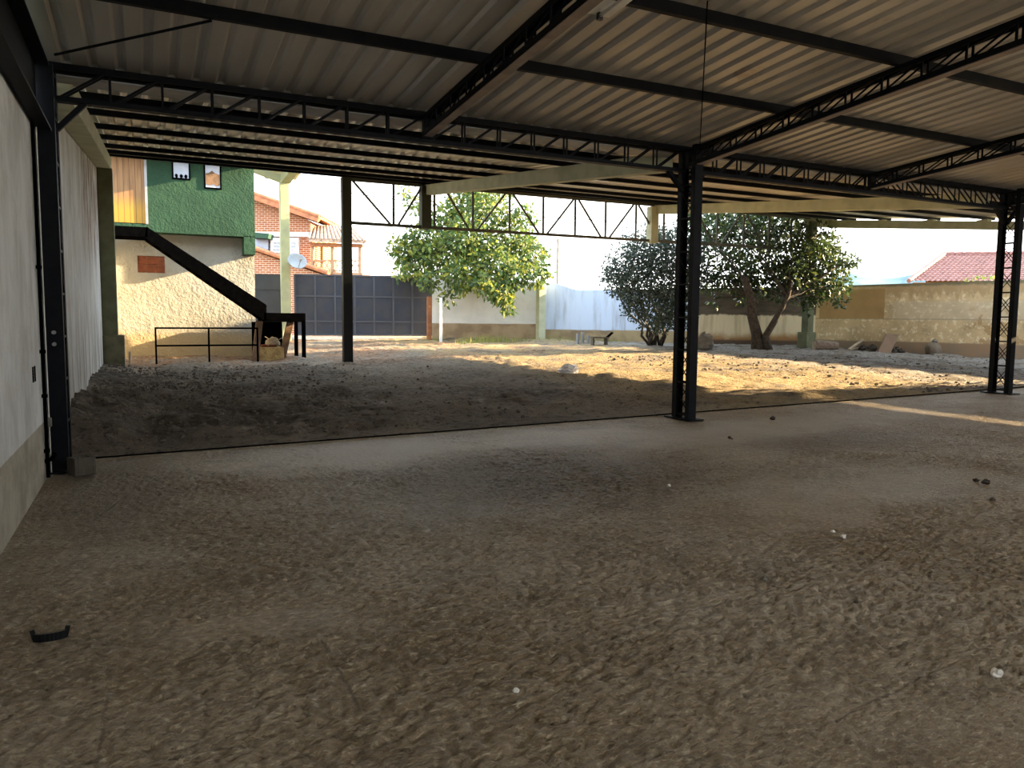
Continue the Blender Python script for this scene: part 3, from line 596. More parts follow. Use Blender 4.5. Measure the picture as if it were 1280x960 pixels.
# satellite dish on the post
c0 = atd(371, 327, 27.6); dsh = thing('satellite_dish', c0, 'small grey satellite dish fixed to the pale gate post', 'satellite dish')
ax = Vector((.15, -.85, .35)).normalized(); e1 = ax.cross(Vector((0, 0, 1))).normalized(); e2 = e1.cross(ax)
m = MB(); n1, n2 = 20, 6; vs = [Vector(c0)-ax*.03]; 
for j in range(1, n2+1):
    r = j/n2
    for i in range(n1): th_ = 2*math.pi*i/n1; vs.append(Vector(c0)+e1*math.cos(th_)*.36*r+e2*math.sin(th_)*.31*r+ax*(.10*r*r-.03))
fs = [(0, 1+i, 1+(i+1) % n1) for i in range(n1)]+[(1+(j-1)*n1+i, 1+j*n1+i, 1+j*n1+(i+1) % n1, 1+(j-1)*n1+(i+1) % n1) for j in range(1, n2) for i in range(n1)]
o = m.add(vs, fs).build('reflector', MAT['dish'], dsh, smooth=True); s_ = o.modifiers.new('thick', 'SOLIDIFY'); s_.thickness = .012
MB().tube([Vector(c0)-ax*.02, Vector(c0)-ax*.12, (a[0]+.1, a[1]-.15, c0[2]-.02)], .025, 8).build('bracket', MAT['galv'], dsh)
MB().tube([Vector(c0)-e2*.28+ax*.05, Vector(c0)-e2*.12+ax*.36], .012, 6).build('feed_arm', MAT['galv'], dsh)
MB().tube([Vector(c0)-e2*.14+ax*.33, Vector(c0)-e2*.08+ax*.42], .035, 8).build('receiver', MAT['galv'], dsh)

# ---------------------------------------------------------------- stair building on the left
sw = NT('cream_stucco'); p_ = sw.pos(); X_, Y_, Z_ = sw.sep(p_)
c_ = sw.mix(sw.step(sw.noise(p_, .9, 5), .35, .7), (.36,.345,.295), (.295,.28,.23))
c_ = sw.mix(sw.math('MULTIPLY', sw.step(Z_, 1.15, .85), .7), c_, (.40,.29,.14))
c_ = sw.mix(sw.math('MULTIPLY', sw.step(sw.noise(p_, 3, 5, .7), .62, .7), .3), c_, (.35,.30,.22))
sw.bump(sw.math('ADD', sw.noise(p_, 7, 4, .6), sw.math('MULTIPLY', sw.noise(p_, 17, 4, .6), .6)), .75, .06)
MAT['stucco'] = sw.out(c_, .95, 0, .1)
sg = NT('green_stucco'); p_ = sg.pos()
c_ = sg.mix(sg.step(sg.noise(p_, 1.1, 5), .35, .7), (.026,.064,.036), (.020,.048,.028))
sg.bump(sg.math('ADD', sg.noise(sg.mp(p_, (1, 1, 1.0), (0, .6, 0)), 9, 4, .6), sg.math('MULTIPLY', sg.noise(p_, 24, 3), .5)), .6, .04)
MAT['green'] = sg.out(c_, .85, 0, .15)
wd = NT('varnished_planks'); p_ = wd.pos(); X_, Y_, Z_ = wd.sep(p_)
c_ = wd.mix(wd.step(wd.noise(wd.mp(p_, (9, 9, .7)), 1.6, 4), .35, .7), (.27,.145,.06), (.18,.09,.035))
gr = wd.math('FRACT', wd.math('MULTIPLY', X_, 7.0)); jt = wd.math('LESS_THAN', gr, .07)
c_ = wd.mix(wd.step(Z_, 4.75, 4.25), c_, (.40,.21,.03)); c_ = wd.mix(jt, c_, (.06,.03,.015))
MAT['planks'] = wd.out(c_, .5, 0, .3)
MAT['terracotta'] = simple('terracotta', (.26,.085,.04), (.18,.06,.03), 8, .85)
YW, YG = 23.5, 22.95
xr = float(atY(318, 318, YW)[0]); zgb = float(atY(250, 293, YG)[2]); xg = float(atY(318, 250, YG)[0])
sb = thing('stair_house', (1.9, 25, .4), 'two storey house with cream rough lower wall and green upper wall', 'house')
lwm = MB()
vx0, vx1, vz0, vz1 = float(atY(172, 330, YW)[0]), float(atY(206, 330, YW)[0]), float(atY(190, 341, YW)[2]), float(atY(190, 320, YW)[2])
lwm.box(.03, vx0, YW, 27.5, -.1, zgb).box(vx1, xr, YW, 27.5, -.1, zgb).box(vx0, vx1, YW, 27.5, -.1, vz0).box(vx0, vx1, YW, 27.5, vz1, zgb).box(vx0, vx1, YW+.14, 27.5, vz0, vz1)
lwm.build('lower_wall', MAT['stucco'], sb)
m = MB(); nx = 3
for i in range(nx):
    for j in range(2):
        w = (vx1-vx0)/nx; h = (vz1-vz0)/2; x0 = vx0+i*w; z0 = vz0+j*h
        m.box(x0+.005, x0+w-.005, YW+.03, YW+.139, z0+.005, z0+h-.005)
        for k in range(4): m.box(x0+.02+k*(w-.03)/4, x0+.035+k*(w-.03)/4, YW+.018, YW+.03, z0+.01, z0+h-.01)
m.build('hollow_brick_vent', MAT['terracotta'], sb)
dx0, dx1 = float(atY(140, 240, YG)[0]), float(atY(184, 240, YG)[0]); dz0 = float(atY(160, 279, YG)[2])
um = MB().box(dx1, xg, YG, 28, zgb, 6.9).box(.0, dx1, YG, 28, zgb, dz0).box(.0, dx1, YG+.12, 28, dz0, 6.9)
def winpx(x0, x1, yb): return float(atY(x0, yb, YG)[0]), float(atY(x1, yb, YG)[0]), float(atY(x0, yb, YG)[2])
um.build('upper_wall', MAT['green'], sb)
MB().box(max(.02, dx0), dx1-.06, YG+.03, YG+.115, dz0+.02, 6.85).build('plank_door', MAT['planks'], sb)
MB().box(dx1-.06, dx1+.005, YG-.02, YG+.1, dz0, 6.85).build('door_jamb', MAT['galv'], sb)
cbx0, cbx1 = float(atY(305, 300, YG)[0]), xg; cz = float(atY(310, 318, YG)[2])
MB().box(cbx0, cbx1, YG, YW+.05, cz, zgb+.02).build('corner_corbel', MAT['green'], sb)
MAT['pane'] = simple('dusty_pane', (.30,.36,.46), (.38,.42,.5), 3, .25, spec=.5)
for (x0, x1, yb, lb) in ((217, 236, 222, None), (257, 275, 234, None)):
    u0, u1, z0 = winpx(x0, x1, yb)
    w_ = MB()
    for q in ((u0-.04, u0, z0-.04, z0+1.25), (u1, u1+.04, z0-.04, z0+1.25), (u0, u1, z0-.04, z0), (u0, u1, z0+1.21, z0+1.25)): w_.box(q[0], q[1], YG-.035, YG+.01, q[2], q[3])
    fr = w_.build('window_frame', MAT['dark_iron'], sb)
    MB().box(u0, u1, YG-.015, YG-.002, z0, z0+1.21).build('pane', MAT['pane'], fr)
    if x0 > 250: MB().prism([(u0+.01, YG-.03, z0+.09), (u0+.13, YG-.03, z0+.05), (u0+.2, YG-.03, z0+.1), (u0+.27, YG-.03, z0+.04), (u1-.01, YG-.03, z0+.07), (u1-.01, YG-.03, z0+.36), (u0+.25, YG-.03, z0+.40), (u0+.17, YG-.03, z0+.46), (u0+.1, YG-.03, z0+.40), (u0+.01, YG-.03, z0+.37)], (0, .012, 0)).build('brown_curtain', MAT['wood'], fr)
    else: 
        for k in range(3): MB().blob((u0+.07+k*.12, YG-.03, z0+.05), (.04, .02, .05), k).build('sill_pot', MAT['dark_iron'], fr)
# eaves above, out of the frame, that shade the green wall
er = float(atY(300, 211, YG)[0])
MB().hexa([(-.2, YG-.7, 5.74), (xg, YG-.7, 5.74), (xg, YG+.02, 5.74), (-.2, YG+.02, 5.74)], [(-.2, YG-.7, 5.84), (xg, YG-.7, 5.84), (xg, YG+.02, 6.1), (-.2, YG+.02, 6.1)]).build('eave_roof', MAT['terracotta'], sb)
# ---------------------------------------------------------------- steel stair in front of it
YS = 21.85; SWD = 1.0
def sp(px, py): return atY(px, py, YS)
st = thing('steel_stair', (2.5, YS+.5, .2), 'black steel staircase climbing left to the wooden upper door', 'stair')
T0, T1 = sp(183, 283), sp(333, 381); B0, B1 = sp(181, 297), sp(331, 401)
for y in (YS, YS+SWD):
    m = MB().prism([(B0[0], y, B0[2]), (B1[0], y, B1[2]), (T1[0], y, B1[2]+.02), (T1[0], y, T1[2]), (T0[0], y, T0[2])], (0, .05, 0)); m.build('stringer', MAT['dark_iron'], st)
nst = 11
for i in range(nst):
    k = (i+.5)/nst; x = T0[0]+(T1[0]-T0[0])*k; z = (T0[2]-.12)+(T1[2]-T0[2])*k
    MB().box(x-.15, x+.15, YS+.05, YS+SWD, z-.03, z).build('tread', MAT['dark_iron'], st)
L0 = sp(142, 283); 
MB().box(.05, T0[0]+.02, YS, YG, B0[2]+.02, T0[2]-.02).build('top_landing', MAT['dark_iron'], st)
l0, l1 = sp(333, 391), sp(382, 403)
MB().box(B1[0]-.02, l1[0], YS, YS+1.3, l1[2]+.01, l0[2]).build('bottom_landing', MAT['dark_iron'], st)
zp = gz(4.8, YS)-.1
for x, y in ((l1[0]-.10, YS), (l1[0]-.10, YS+1.2)): MB().box(x, x+.10, y, y+.1, zp, l1[2]+.03).build('post', MAT['dark_iron'], st)
for x0, x1, y in ((B1[0]-.1, B1[0]-.25, YS+.25), (l1[0]-.35, l1[0]-.62, YS+.35)):
    m = MB().hexa([(x1-.09, y, zp), (x1+.09, y, zp), (x1+.09, y+.12, zp), (x1-.09, y+.12, zp)], [(x0-.09, y, l1[2]+.03), (x0+.09, y, l1[2]+.03), (x0+.09, y+.12, l1[2]+.03), (x0-.09, y+.12, l1[2]+.03)])
    m.build('slanted_support', MAT['wood'], st)
MB().box(B1[0]-.2, l1[0]-.45, YS+1.22, YS+1.27, zp, l1[2]).build('back_panel', MAT['dark_iron'], st)
# plinth with odds and ends beneath the landing
q0, q1 = atY(324, 448, YS+.3), atY(355, 434, YS+.3); zgp = gz(3.9, YS+.3)-.1
tag(MB().box(q0[0], q1[0], YS+.3, YS+.95, zgp, q1[2]).build('masonry_plinth', simple('yellow_masonry', (.48,.33,.13), (.30,.19,.08), 7, .95, .9, 18, bdist=.04), bevel=.02), 'low rough yellowish plinth under the stair landing', 'plinth')
zq = q1[2]
tag(MB().blob((q1[0]-.26, YS+.6, zq+.13), (.2, .17, .15), 3, 12, 8, .18).build('sack', simple('sack_cloth', (.52,.45,.32), (.4,.34,.24), 8, .9), smooth=True), 'pale bulging sack on the plinth under the stair landing', 'sack')
for k, (x, l_) in enumerate(((q0[0]+.18, 'red brick at the left end of the plinth under landing'), (q0[0]+.40, 'red brick next to the pale sack on plinth'))):
    tag(MB().box(x-.1, x+.1, YS+.45, YS+.56, zq, zq+.07).build('brick', MAT['terracotta'], bevel=.008), l_, 'brick', 'bricks on the plinth')
for k, (a_, b_, l_) in enumerate((((q1[0]-.45, YS+.45, zq+.03), (q1[0]+.10, YS+.42, zq+.33), 'thin stick leaning up right against the pale sack'), ((q1[0]-.5, YS+.40, zq+.30), (q1[0]-.05, YS+.5, zq+.02), 'thin stick leaning up left against the pale sack'))):
    tag(MB().tube([a_, b_], .012, 6).build('stick', MAT['palewood']), l_, 'stick')
# guard rail in front of the stair
YR = 20.8
rx0, rx1 = float(atY(195, 435, YR)[0]), float(atY(322, 430, YR)[0]); gz0, gz1 = gz(rx0, YR), gz(rx1, YR)
rt, rm, rb = 1.18, .74, .25
gr_ = thing('guard_rail', ((rx0+rx1)/2, YR, gz0), 'black tubular guard rail of four panes before the cream wall', 'railing')
for nme, z in (('top_rail', rt), ('mid_rail', rm), ('bottom_rail', rb)): MB().box(rx0-.02, rx1+.02, YR-.022, YR+.022, z-.022, z+.022).build(nme, MAT['dark_iron'], gr_)
for x in (rx0, (rx0+rx1)/2+.02, rx1): MB().box(x-.022, x+.022, YR-.022, YR+.022, gz(x, YR)-.1, rt).build('post', MAT['dark_iron'], gr_)
b = atY(163, 462, 20.4); tag(MB().tube([(b[0], 20.4, gz(b[0], 20.4)-.05), (b[0], 20.4, .62)], .03, 8).build('pipe_stub', MAT['palewood']), 'short pale pipe upright between the left pillar and guard rail', 'pipe')

# ---------------------------------------------------------------- brick house behind the gate (depth about 46 m)
HF = np.array([FW[0], FW[1], 0]); HF /= np.linalg.norm(HF); HR = np.array([HF[1], -HF[0], 0])
def hp(px, py, d=46., back=0.): return atd(px, py, d)+HF*back
br = NT('red_brickwork'); cc = br.pos(); n_ = br.n.new('ShaderNodeTexBrick'); uu = br.n.new('ShaderNodeCombineXYZ')
X_, Y_, Z_ = br.sep(cc); br.l.new(br.math('ADD', br.math('MULTIPLY', X_, .9), br.math('MULTIPLY', Y_, -.43)), uu.inputs[0]); br.l.new(Z_, uu.inputs[1]); br.l.new(uu.outputs[0], n_.inputs['Vector'])
n_.inputs['Scale'].default_value = 1.0; n_.inputs['Brick Width'].default_value = .34; n_.inputs['Row Height'].default_value = .125; n_.inputs['Mortar Size'].default_value = .014
for k, v in (('Color1', (.33,.12,.055,1)), ('Color2', (.26,.09,.045,1)), ('Mortar', (.52,.42,.33,1))): n_.inputs[k].default_value = v
MAT['brick'] = br.out(n_.outputs['Color'], .9, 0, .15)
MAT['tile'] = simple('roof_tile', (.42,.17,.085), (.28,.11,.06), 3, .85, .3, 10)
hs = thing('brick_house', hp(350, 420), 'red brick house with white shuttered window behind the gate', 'house')
def slab_px(name, pts, th, mat, d=46., parent=hs): return MB().prism([hp(x, y, d) for x, y in pts], HF*th).build(name, mat, parent)
slab_px('wall', [(300,447),(388,447),(388,276),(300,242)], 7, MAT['brick'])
slab_px('string_course', [(300,290),(387,290.5),(387,296),(300,295)], .25, MAT['white'], 45.8)
def tiled(name, pts, depth_vec, nn, rad, mat, parent):   # a tile slope seen along its edge: plate plus barrel ridges
    m = MB()
    a_, b_ = [np.array(q, float) for q in pts]; dv = np.array(depth_vec, float); th = np.array([0, 0, .12])
    m.hexa([a_, b_, b_+dv, a_+dv], [a_+th, b_+th, b_+dv+th, a_+dv+th])
    for i in range(nn+1): q = dv*i/nn; m.tube([a_+q+th, b_+q+th], rad, 7)
    return m.build(name, mat, parent)
tiled('roof', (hp(298, 238, 45.2), hp(399, 273, 45.2)), HF*8, 16, .14, MAT['tile'], hs)
slab_px('verge', [(298,243),(396,277),(399,273),(298,237)], .4, MAT['tile'], 45.1)
wf = slab_px('window', [(338,297),(373,297.5),(373,327),(338,324)], .3, MAT['white'], 45.75)
for x0, x1 in ((343,350),(352,360),(364,369)): slab_px('pane', [(x0,301),(x1,301),(x1,321),(x0,321)], .05, MAT['pane'], 45.68, wf)
for i in range(5): slab_px('louvre', [(339,302+i*4.2),(372,302+i*4.2),(372,303+i*4.2),(339,303+i*4.2)], .03, MAT['white'], 45.62, wf)
aw = slab_px('side_window', [(316,293),(335,295),(335,316),(316,314)], .3, MAT['pane'], 45.7)
slab_px('awning', [(314,290),(336,292),(335,298),(314,297)], .9, simple('awning_dark', (.02,.06,.035), rough=.7), 44.9, aw)
lowr = slab_px('annex_wall', [(300,425),(402,425),(402,343),(312,312),(300,309)], 1.6, MAT['brick'], 44.2)
tiled('annex_roof', (hp(300, 307, 43.9), hp(410, 343.5, 43.9)), HF*2.2, 5, .13, MAT['tile'], hs)
# veranda
vr = thing('veranda', hp(425, 420, 45.5), 'timber veranda with ribbed tile roof and lattice rail beside brick house', 'veranda')
m = MB(); A_, B_, C_, D_ = hp(386,302,44.6), hp(456,304.5,44.6), hp(438,287,47.5), hp(391,285,47.5)
m.hexa([A_, B_, C_, D_], [q+np.array([0,0,.12]) for q in (A_, B_, C_, D_)])
for i in range(14):
    k = i/13; m.tube([A_*(1-k)+B_*k+np.array([0,0,.14]), D_*(1-k)+C_*k+np.array([0,0,.14])], .10, 7)
m.build('roof', simple('ribbed_tile', (.45,.33,.25), (.20,.13,.10), 6, .85), vr)
MB().prism([hp(388,303,44.8), hp(453,305,44.8), hp(453,309,44.8), hp(388,308,44.8)], HF*.3).build('eave_beam', MAT['rustwood'], vr)
MAT['vwood'] = simple('veranda_wood', (.33,.20,.12), (.24,.14,.085), 4, .8)
for x, d in ((390, 44.9), (402, 47.3), (415, 44.9), (436, 47.3), (449.5, 44.9)): MB().prism([hp(x-1.7,305,d), hp(x+1.7,305,d), hp(x+1.7,425,d), hp(x-1.7,425,d)], HF*.18).build('post', MAT['vwood'], vr)
for y in (325, 338): MB().prism([hp(388,y,44.95), hp(451,y,44.95), hp(451,y+1.6,44.95), hp(388,y+1.6,44.95)], HF*.1).build('rail', MAT['vwood'], vr)
for i in range(9):
    x = 392+i*6.5
    MB().prism([hp(x,326,45), hp(x+.9,326,45), hp(x+6.9,338,45), hp(x+6,338,45)], HF*.06).build('lattice_bar', MAT['vwood'], vr)
    MB().prism([hp(x+6,326,45.08), hp(x+6.9,326,45.08), hp(x+.9,338,45.08), hp(x,338,45.08)], HF*.06).build('lattice_bar', MAT['vwood'], vr)
MB().prism([hp(386,339,44.8), hp(453,341,44.8), hp(453,346,44.8), hp(386,345,44.8)], HF*3).build('floor_deck', MAT['vwood'], vr)

# ---------------------------------------------------------------- tiled house beyond the side wall
rh = thing('tiled_house', atd(1240, 420, 38), 'low house with a reddish barrel tile roof beyond the side wall', 'house')
E0, R0 = atd(1136, 353, 34), atd(1181, 319, 38.5); ev = atd(1290, 351.5, 33); 
edir = np.array([ev[0]-E0[0], ev[1]-E0[1], 0]); edir /= np.linalg.norm(edir); LEN = 13.
E0z, R0z = E0[2], R0[2]; up = np.array([-edir[1], edir[0], 0]); 
if up@HF < 0: up = -up
hip = (R0-E0)@edir; run = (R0-E0)@up
def rp(s, t_, dz=0): return E0+edir*s+up*run*t_+np.array([0, 0, (R0z-E0z)*t_+dz])
nt = int(LEN/.215); nr = 14; m = MB()
us = np.arange(0, LEN, .215/6)
vs = []; idx = {}
def roofz(s, t_): return .05*abs(math.cos(math.pi*s/.215)) + .045*(1-((t_*nr) % 1.0))
tv = []
for j in range(nr):
    tv += [j/nr+1e-4, (j+1)/nr-1e-4]
verts = [rp(max(s, hip*t_), t_, roofz(s, t_)) for t_ in tv for s in us]
nu_ = len(us); fs = []
for j in range(len(tv)-1):
    for i in range(nu_-1):
        if us[i+1] > hip*tv[j]-.05: fs.append((j*nu_+i, j*nu_+i+1, (j+1)*nu_+i+1, (j+1)*nu_+i))
rm_ = NT('barrel_tiles'); p_ = rm_.pos(); k_ = rm_.n.new('ShaderNodeNewGeometry')
MAT['barrel'] = rm_.out(rm_.mix(rm_.step(rm_.noise(p_, 3.5, 5, .7), .35, .7), (.25,.12,.105), (.15,.07,.06)), .7, 0, .3)
m.add(verts, fs).build('front_slope', MAT['barrel'], rh)
wst = E0-HF*0+up*run*2
MB().add([rp(hip,1), rp(LEN,1), E0+edir*LEN+up*run*2, E0+edir*hip*2+up*run*2], [(0,1,2,3)]).build('rear_slope', MAT['barrel'], rh)
m = MB(); 
for s0 in np.arange(hip, LEN, .4): m.tube([rp(s0, 1, .05), rp(s0+.42, 1, .07)], [.10, .12], 8)
for k in np.arange(0, 1, .06): m.tube([rp(hip*k, k, .06), rp(hip*(k+.065), k+.065, .07)], [.10, .12], 8)
m.build('ridge_tiles', MAT['barrel'], rh)
MAT['orangewall'] = simple('orange_render', (.30,.13,.05), (.24,.11,.05), 1, .9)
q = [E0+edir*.9+up*.7, E0+edir*LEN+up*.7, E0+edir*LEN+up*(run*2-.7), E0+edir*(hip*2+.6)+up*(run*2-.7)]
MB().hexa([np.array([a_[0], a_[1], -.4]) for a_ in q], [np.array([a_[0], a_[1], E0z+.15]) for a_ in q]).build('wall', MAT['orangewall'], rh)
MB().bar(E0+edir*.2+up*.1-np.array([0,0,.06]), E0+edir*LEN+up*.1-np.array([0,0,.06]), .06, .12).build('fascia', MAT['orangewall'], rh)

# ---------------------------------------------------------------- hills, pole, wires
hm = NT('haze_tinted_hill'); p_ = hm.pos()
MAT['hill'] = hm.out(hm.mix(hm.step(hm.noise(p_, .02, 6, .65), .4, .6), (.10,.155,.17), (.145,.205,.22)), 1, 0, 0)  # pale blue distance haze is mixed into the hill colour
nx, ny = 70, 14
def hillpt(i, j):
    px = 700+i*(1900-700)/nx; r = ray(px, 400); r = np.array([r[0], r[1], 0]); r /= np.linalg.norm(r)
    d = 560+j*45; crest = (53+7*math.sin(px*.006-.7)+4*math.sin(px*.021)+2*math.sin(px*.06+1))*min(1, max(.45, .45+(px-960)/180))
    h = crest*math.sin(math.pi*min(1, j/7.)/2)**.8 if j <= 7 else crest*(1-(j-7)/7.)
    return np.array([CAM[0]+r[0]*d, CAM[1]+r[1]*d, -.4+max(0, h)+(1.2*math.sin(i*1.9+j*2.3) if 0 < j < 14 else 0)])
struct('hill', MB().grid(lambda i, j: hillpt(i, j), list(range(nx+1)), list(range(ny+1))), MAT['hill'], smooth=True)
a_ = atd(696, 400, 60); 
pl_ = thing('utility_pole', (a_[0], a_[1], -.3), 'thin grey utility pole beyond the blue yard wall', 'pole')
MB().tube([(a_[0], a_[1], -.4), (a_[0], a_[1], float(atd(696, 299, 60)[2]))], [.12, .08], 8).build('shaft', MAT['concrete'], pl_)
MB().bar((a_[0]-.5, a_[1], float(atd(696, 302, 60)[2])), (a_[0]+.5, a_[1], float(atd(696, 302, 60)[2])), .05, .05).build('cross_arm', MAT['dark_iron'], pl_)
ws_ = [(330,222,52),(380,231,52),(436,241,52),(520,253,53),(600,264,54),(700,273,56),(820,279,60),(1000,286,70)]
tag(MB().tube([atd(*w) for w in ws_], .03, 5).build('overhead_wire', MAT['dark_iron']), 'thin overhead wire crossing the sky behind the canopy girder', 'wire')
# ---------------------------------------------------------------- trees
def leaf_mat(name, cols, trans=.35, gloss=.45):
    t = NT(name); g = t.n.new('ShaderNodeNewGeometry'); r = t.n.new('ShaderNodeValToRGB'); t.l.new(g.outputs['Random Per Island'], r.inputs[0])
    e = r.color_ramp.elements; e[0].position = 0; e[0].color = cols[0]+(1,); e[1].position = 1; e[1].color = cols[-1]+(1,)
    for i, c in enumerate(cols[1:-1]): q = e.new((i+1)/(len(cols)-1)); q.color = c+(1,)
    t.out(r.outputs[0], gloss, 0, .4)
    tr = t.n.new('ShaderNodeBsdfTranslucent'); t.l.new(r.outputs[0], tr.inputs[0]); mx = t.n.new('ShaderNodeMixShader'); mx.inputs[0].default_value = trans
    t.l.new(t.b.outputs[0], mx.inputs[1]); t.l.new(tr.outputs[0], mx.inputs[2]); t.l.new(mx.outputs[0], t.n['Material Output'].inputs[0])
    return t.m
def leaves(clusters, per, size, droop=.4, seed=1):
    g = np.random.default_rng(seed); C_, D_ = [], []
    for (c, r, w) in clusters:
        n = int(per*w*(np.prod(r)**(2/3))); u = g.normal(size=(n, 3)); u /= np.linalg.norm(u, axis=1)[:, None]
        rad = g.random(n)**.42; p = np.array(c)+u*rad[:, None]*np.array(r)
        p += g.normal(size=(n, 3))*.05
        d = u*.7+g.normal(size=(n, 3))*.7; d[:, 2] -= droop; C_.append(p); D_.append(d/np.linalg.norm(d, axis=1)[:, None])
    p = np.concatenate(C_); d = np.concatenate(D_); n = len(p)
    s = np.cross(d, g.normal(size=(n, 3))); s /= np.linalg.norm(s, axis=1)[:, None]; nn = np.cross(d, s)
    L = size*(.6+.8*g.random(n))[:, None]
    v = np.stack([p, p+d*L*.5+s*L*.24+nn*L*.06, p+d*L, p+d*L*.5-s*L*.24+nn*L*.06], 1).reshape(-1, 3)
    m = MB(); m.v = v; m.f = [(4*i, 4*i+1, 4*i+2, 4*i+3) for i in range(n)]; return m
def limb(a, b, r0, r1, sag=.0, n=5, seed=0):
    g = random.Random(seed); a = Vector(a); b = Vector(b); L = (b-a).length
    pts = [a.lerp(b, i/n)+Vector((g.uniform(-1,1), g.uniform(-1,1), g.uniform(-.5,.5)))*L*.05*(0 < i < n)+Vector((0,0,sag*math.sin(math.pi*i/n))) for i in range(n+1)]
    return pts, [r0+(r1-r0)*i/n for i in range(n+1)]
def px_clusters(lst, seed):
    g = random.Random(seed); out = []
    for (x, y, d, r, w) in lst:
        c = atd(x, y, d+g.uniform(-.3, .3)); R = r*d/FPX; out.append((c, (R, R*1.0, R*.92), w))
    return out
# young tree with yellow-green leaves hanging over the white wall
MAT['leaf_bright'] = leaf_mat('bright_leaves', [(.035,.075,.03), (.09,.16,.04), (.14,.21,.04), (.34,.33,.045), (.05,.105,.05), (.16,.20,.04), (.045,.09,.04)], .45)
MAT['leaf_bush'] = leaf_mat('grey_green_leaves', [(.045,.07,.052), (.07,.105,.078), (.035,.05,.038), (.06,.09,.058)], .2)
MAT['leaf_dark'] = leaf_mat('dark_glossy_leaves', [(.028,.05,.024), (.045,.078,.03), (.07,.11,.032), (.03,.05,.025), (.17,.20,.05)], .32, .35)
cl = [(505,312,28.6,22,1),(530,300,28.5,26,1),(520,330,28.3,22,1),(555,320,28.1,30,1),(560,275,28.8,24,.9),(585,300,28.0,32,1),(610,265,28.6,28,.9),(575,345,27.9,25,1),(610,330,27.8,32,1),(600,240,29.2,22,.8),
      (640,300,28.2,30,1),(665,320,28.1,24,1),(640,340,27.7,25,1),(628,370,27.4,15,1),(633,384,27.3,9,1),(607,357,27.5,15,1),(668,345,28.0,16,.8),(686,341,27.9,8,.7),(520,255,29.3,14,.5),(505,240,29.4,8,.5),(508,225,29.4,6,.5),(655,270,28.8,17,.6),(535,352,28.1,14,.8),(560,372,28.0,10,.6),(580,230,29.2,14,.7),(630,235,29.2,16,.5),(575,255,29,20,.8),(500,340,28.4,10,.7)]
tb0 = atd(590, 420, 30.6); 
t1 = thing('leafy_tree', (tb0[0], tb0[1], -.3), 'yellow-green leafy tree hanging over the white wall beside the gate', 'tree')
CL1 = px_clusters([(a_, b_, d_-.5 if b_ > 335 else d_+.6, r_, w_) for a_, b_, d_, r_, w_ in cl], 3)
leaves(CL1, 1150, .21, .55, 5).build('foliage', MAT['leaf_bright'], t1)
fork = Vector(atd(590, 305, 29.8)); pts, rs = limb((tb0[0], tb0[1], -.4), fork, .17, .11, seed=1); MB().tube(pts, rs, 9).build('trunk', MAT['bark'], t1, smooth=True)
for i, (c, r, w) in enumerate(CL1):
    pts, rs = limb(fork, c, .05, .008, .15, 5, i); MB().tube(pts, rs, 6).build('branch', MAT['bark'], t1)
# round multi-stemmed bush
cl = [(785,330,24.9,30,1),(812,318,24.6,32,1),(845,322,24.6,32,1),(775,352,24.7,22,1),(800,355,24.3,30,1),(835,355,24.2,32,1),(862,345,24.6,26,1),(815,300,25.2,22,.9),(795,385,24.4,18,.9),(825,390,24.2,24,1),(850,380,24.4,20,1),(838,296,25.2,18,.8),(760,345,24.9,11,.7),(862,310,25,20,.9),(785,300,25.3,12,.5),(805,402,24.3,9,.6),(840,398,24.2,14,.8),(822,408,24.2,12,.7),(790,372,24.4,16,.8),(860,395,24.3,12,.7)]
bb = gp(818, 432)
t2 = thing('round_bush', (bb[0], bb[1], gz(bb[0], bb[1])), 'round dark bush with many thin stems before the blue wall', 'bush')
CL2 = px_clusters(cl, 4)
leaves(CL2, 2900, .105, .15, 6).build('foliage', MAT['leaf_bush'], t2)
for i, (c, r, w) in enumerate(CL2[:13]):
    a_ = (bb[0]+.22*math.cos(i*2.4), bb[1]+.22*math.sin(i*2.4), gz(bb[0], bb[1])-.08)
    pts, rs = limb(a_, c, .05, .012, 0, 6, 30+i); MB().tube(pts, rs, 6).build('stem', MAT['bark'], t2, smooth=True)
# broad dark tree with two leaning trunks
cl = [(880,300,24.4,32,1),(905,280,24.6,32,1),(930,300,24.2,36,1),(940,262,25,30,1),(965,285,24.4,36,1),(990,265,25,28,.9),(990,310,23.9,36,1),(1015,330,23.7,34,1),(1040,335,23.6,24,1),(1020,300,24.2,26,.9),(1060,328,23.7,11,.9),(1070,325,23.7,6,.8),
      (875,335,24.2,24,.8),(905,345,23.9,20,.7),(925,340,23.7,30,1),(955,345,23.6,30,1),(985,350,23.5,30,1),(1015,360,23.5,24,1),(1045,358,23.5,18,1),(1050,378,23.4,9,1),(935,365,23.5,16,.9),(888,355,24.1,14,.7),(1035,312,24,16,.8),(870,270,25,20,.8),(1010,258,25.2,14,.6),(960,255,25.4,26,.9),(905,258,25.4,24,.8),(1043,305,24,9,.6),(893,375,24,8,.5),(1010,385,23.4,7,.7)]
bt = gp(948, 434)
t3 = thing('spreading_tree', (bt[0], bt[1], gz(bt[0], bt[1])), 'broad dark green tree with two leaning trunks by the pale pillar', 'tree')
CL3 = px_clusters([(a_, b_, min(d_+1.5, 26.4), r_, w_) for a_, b_, d_, r_, w_ in cl], 5)
def clear_roof(c, r):              # crown clumps that would stick through the canopy roof go further back
    c = np.array(c)
    for _ in range(40):
        if c[2]+r[2]*.9 < Q(c[1]-r[1]) or c[1]-r[1]*.8 > 19.62: break
        c = CAM+(c-CAM)*1.003
    return c
CL3 = [(clear_roof(c, r), r, w) for c, r, w in CL3]
leaves(CL3, 1350, .155, .35, 7).build('foliage', MAT['leaf_dark'], t3)
zb = gz(bt[0], bt[1])-.1
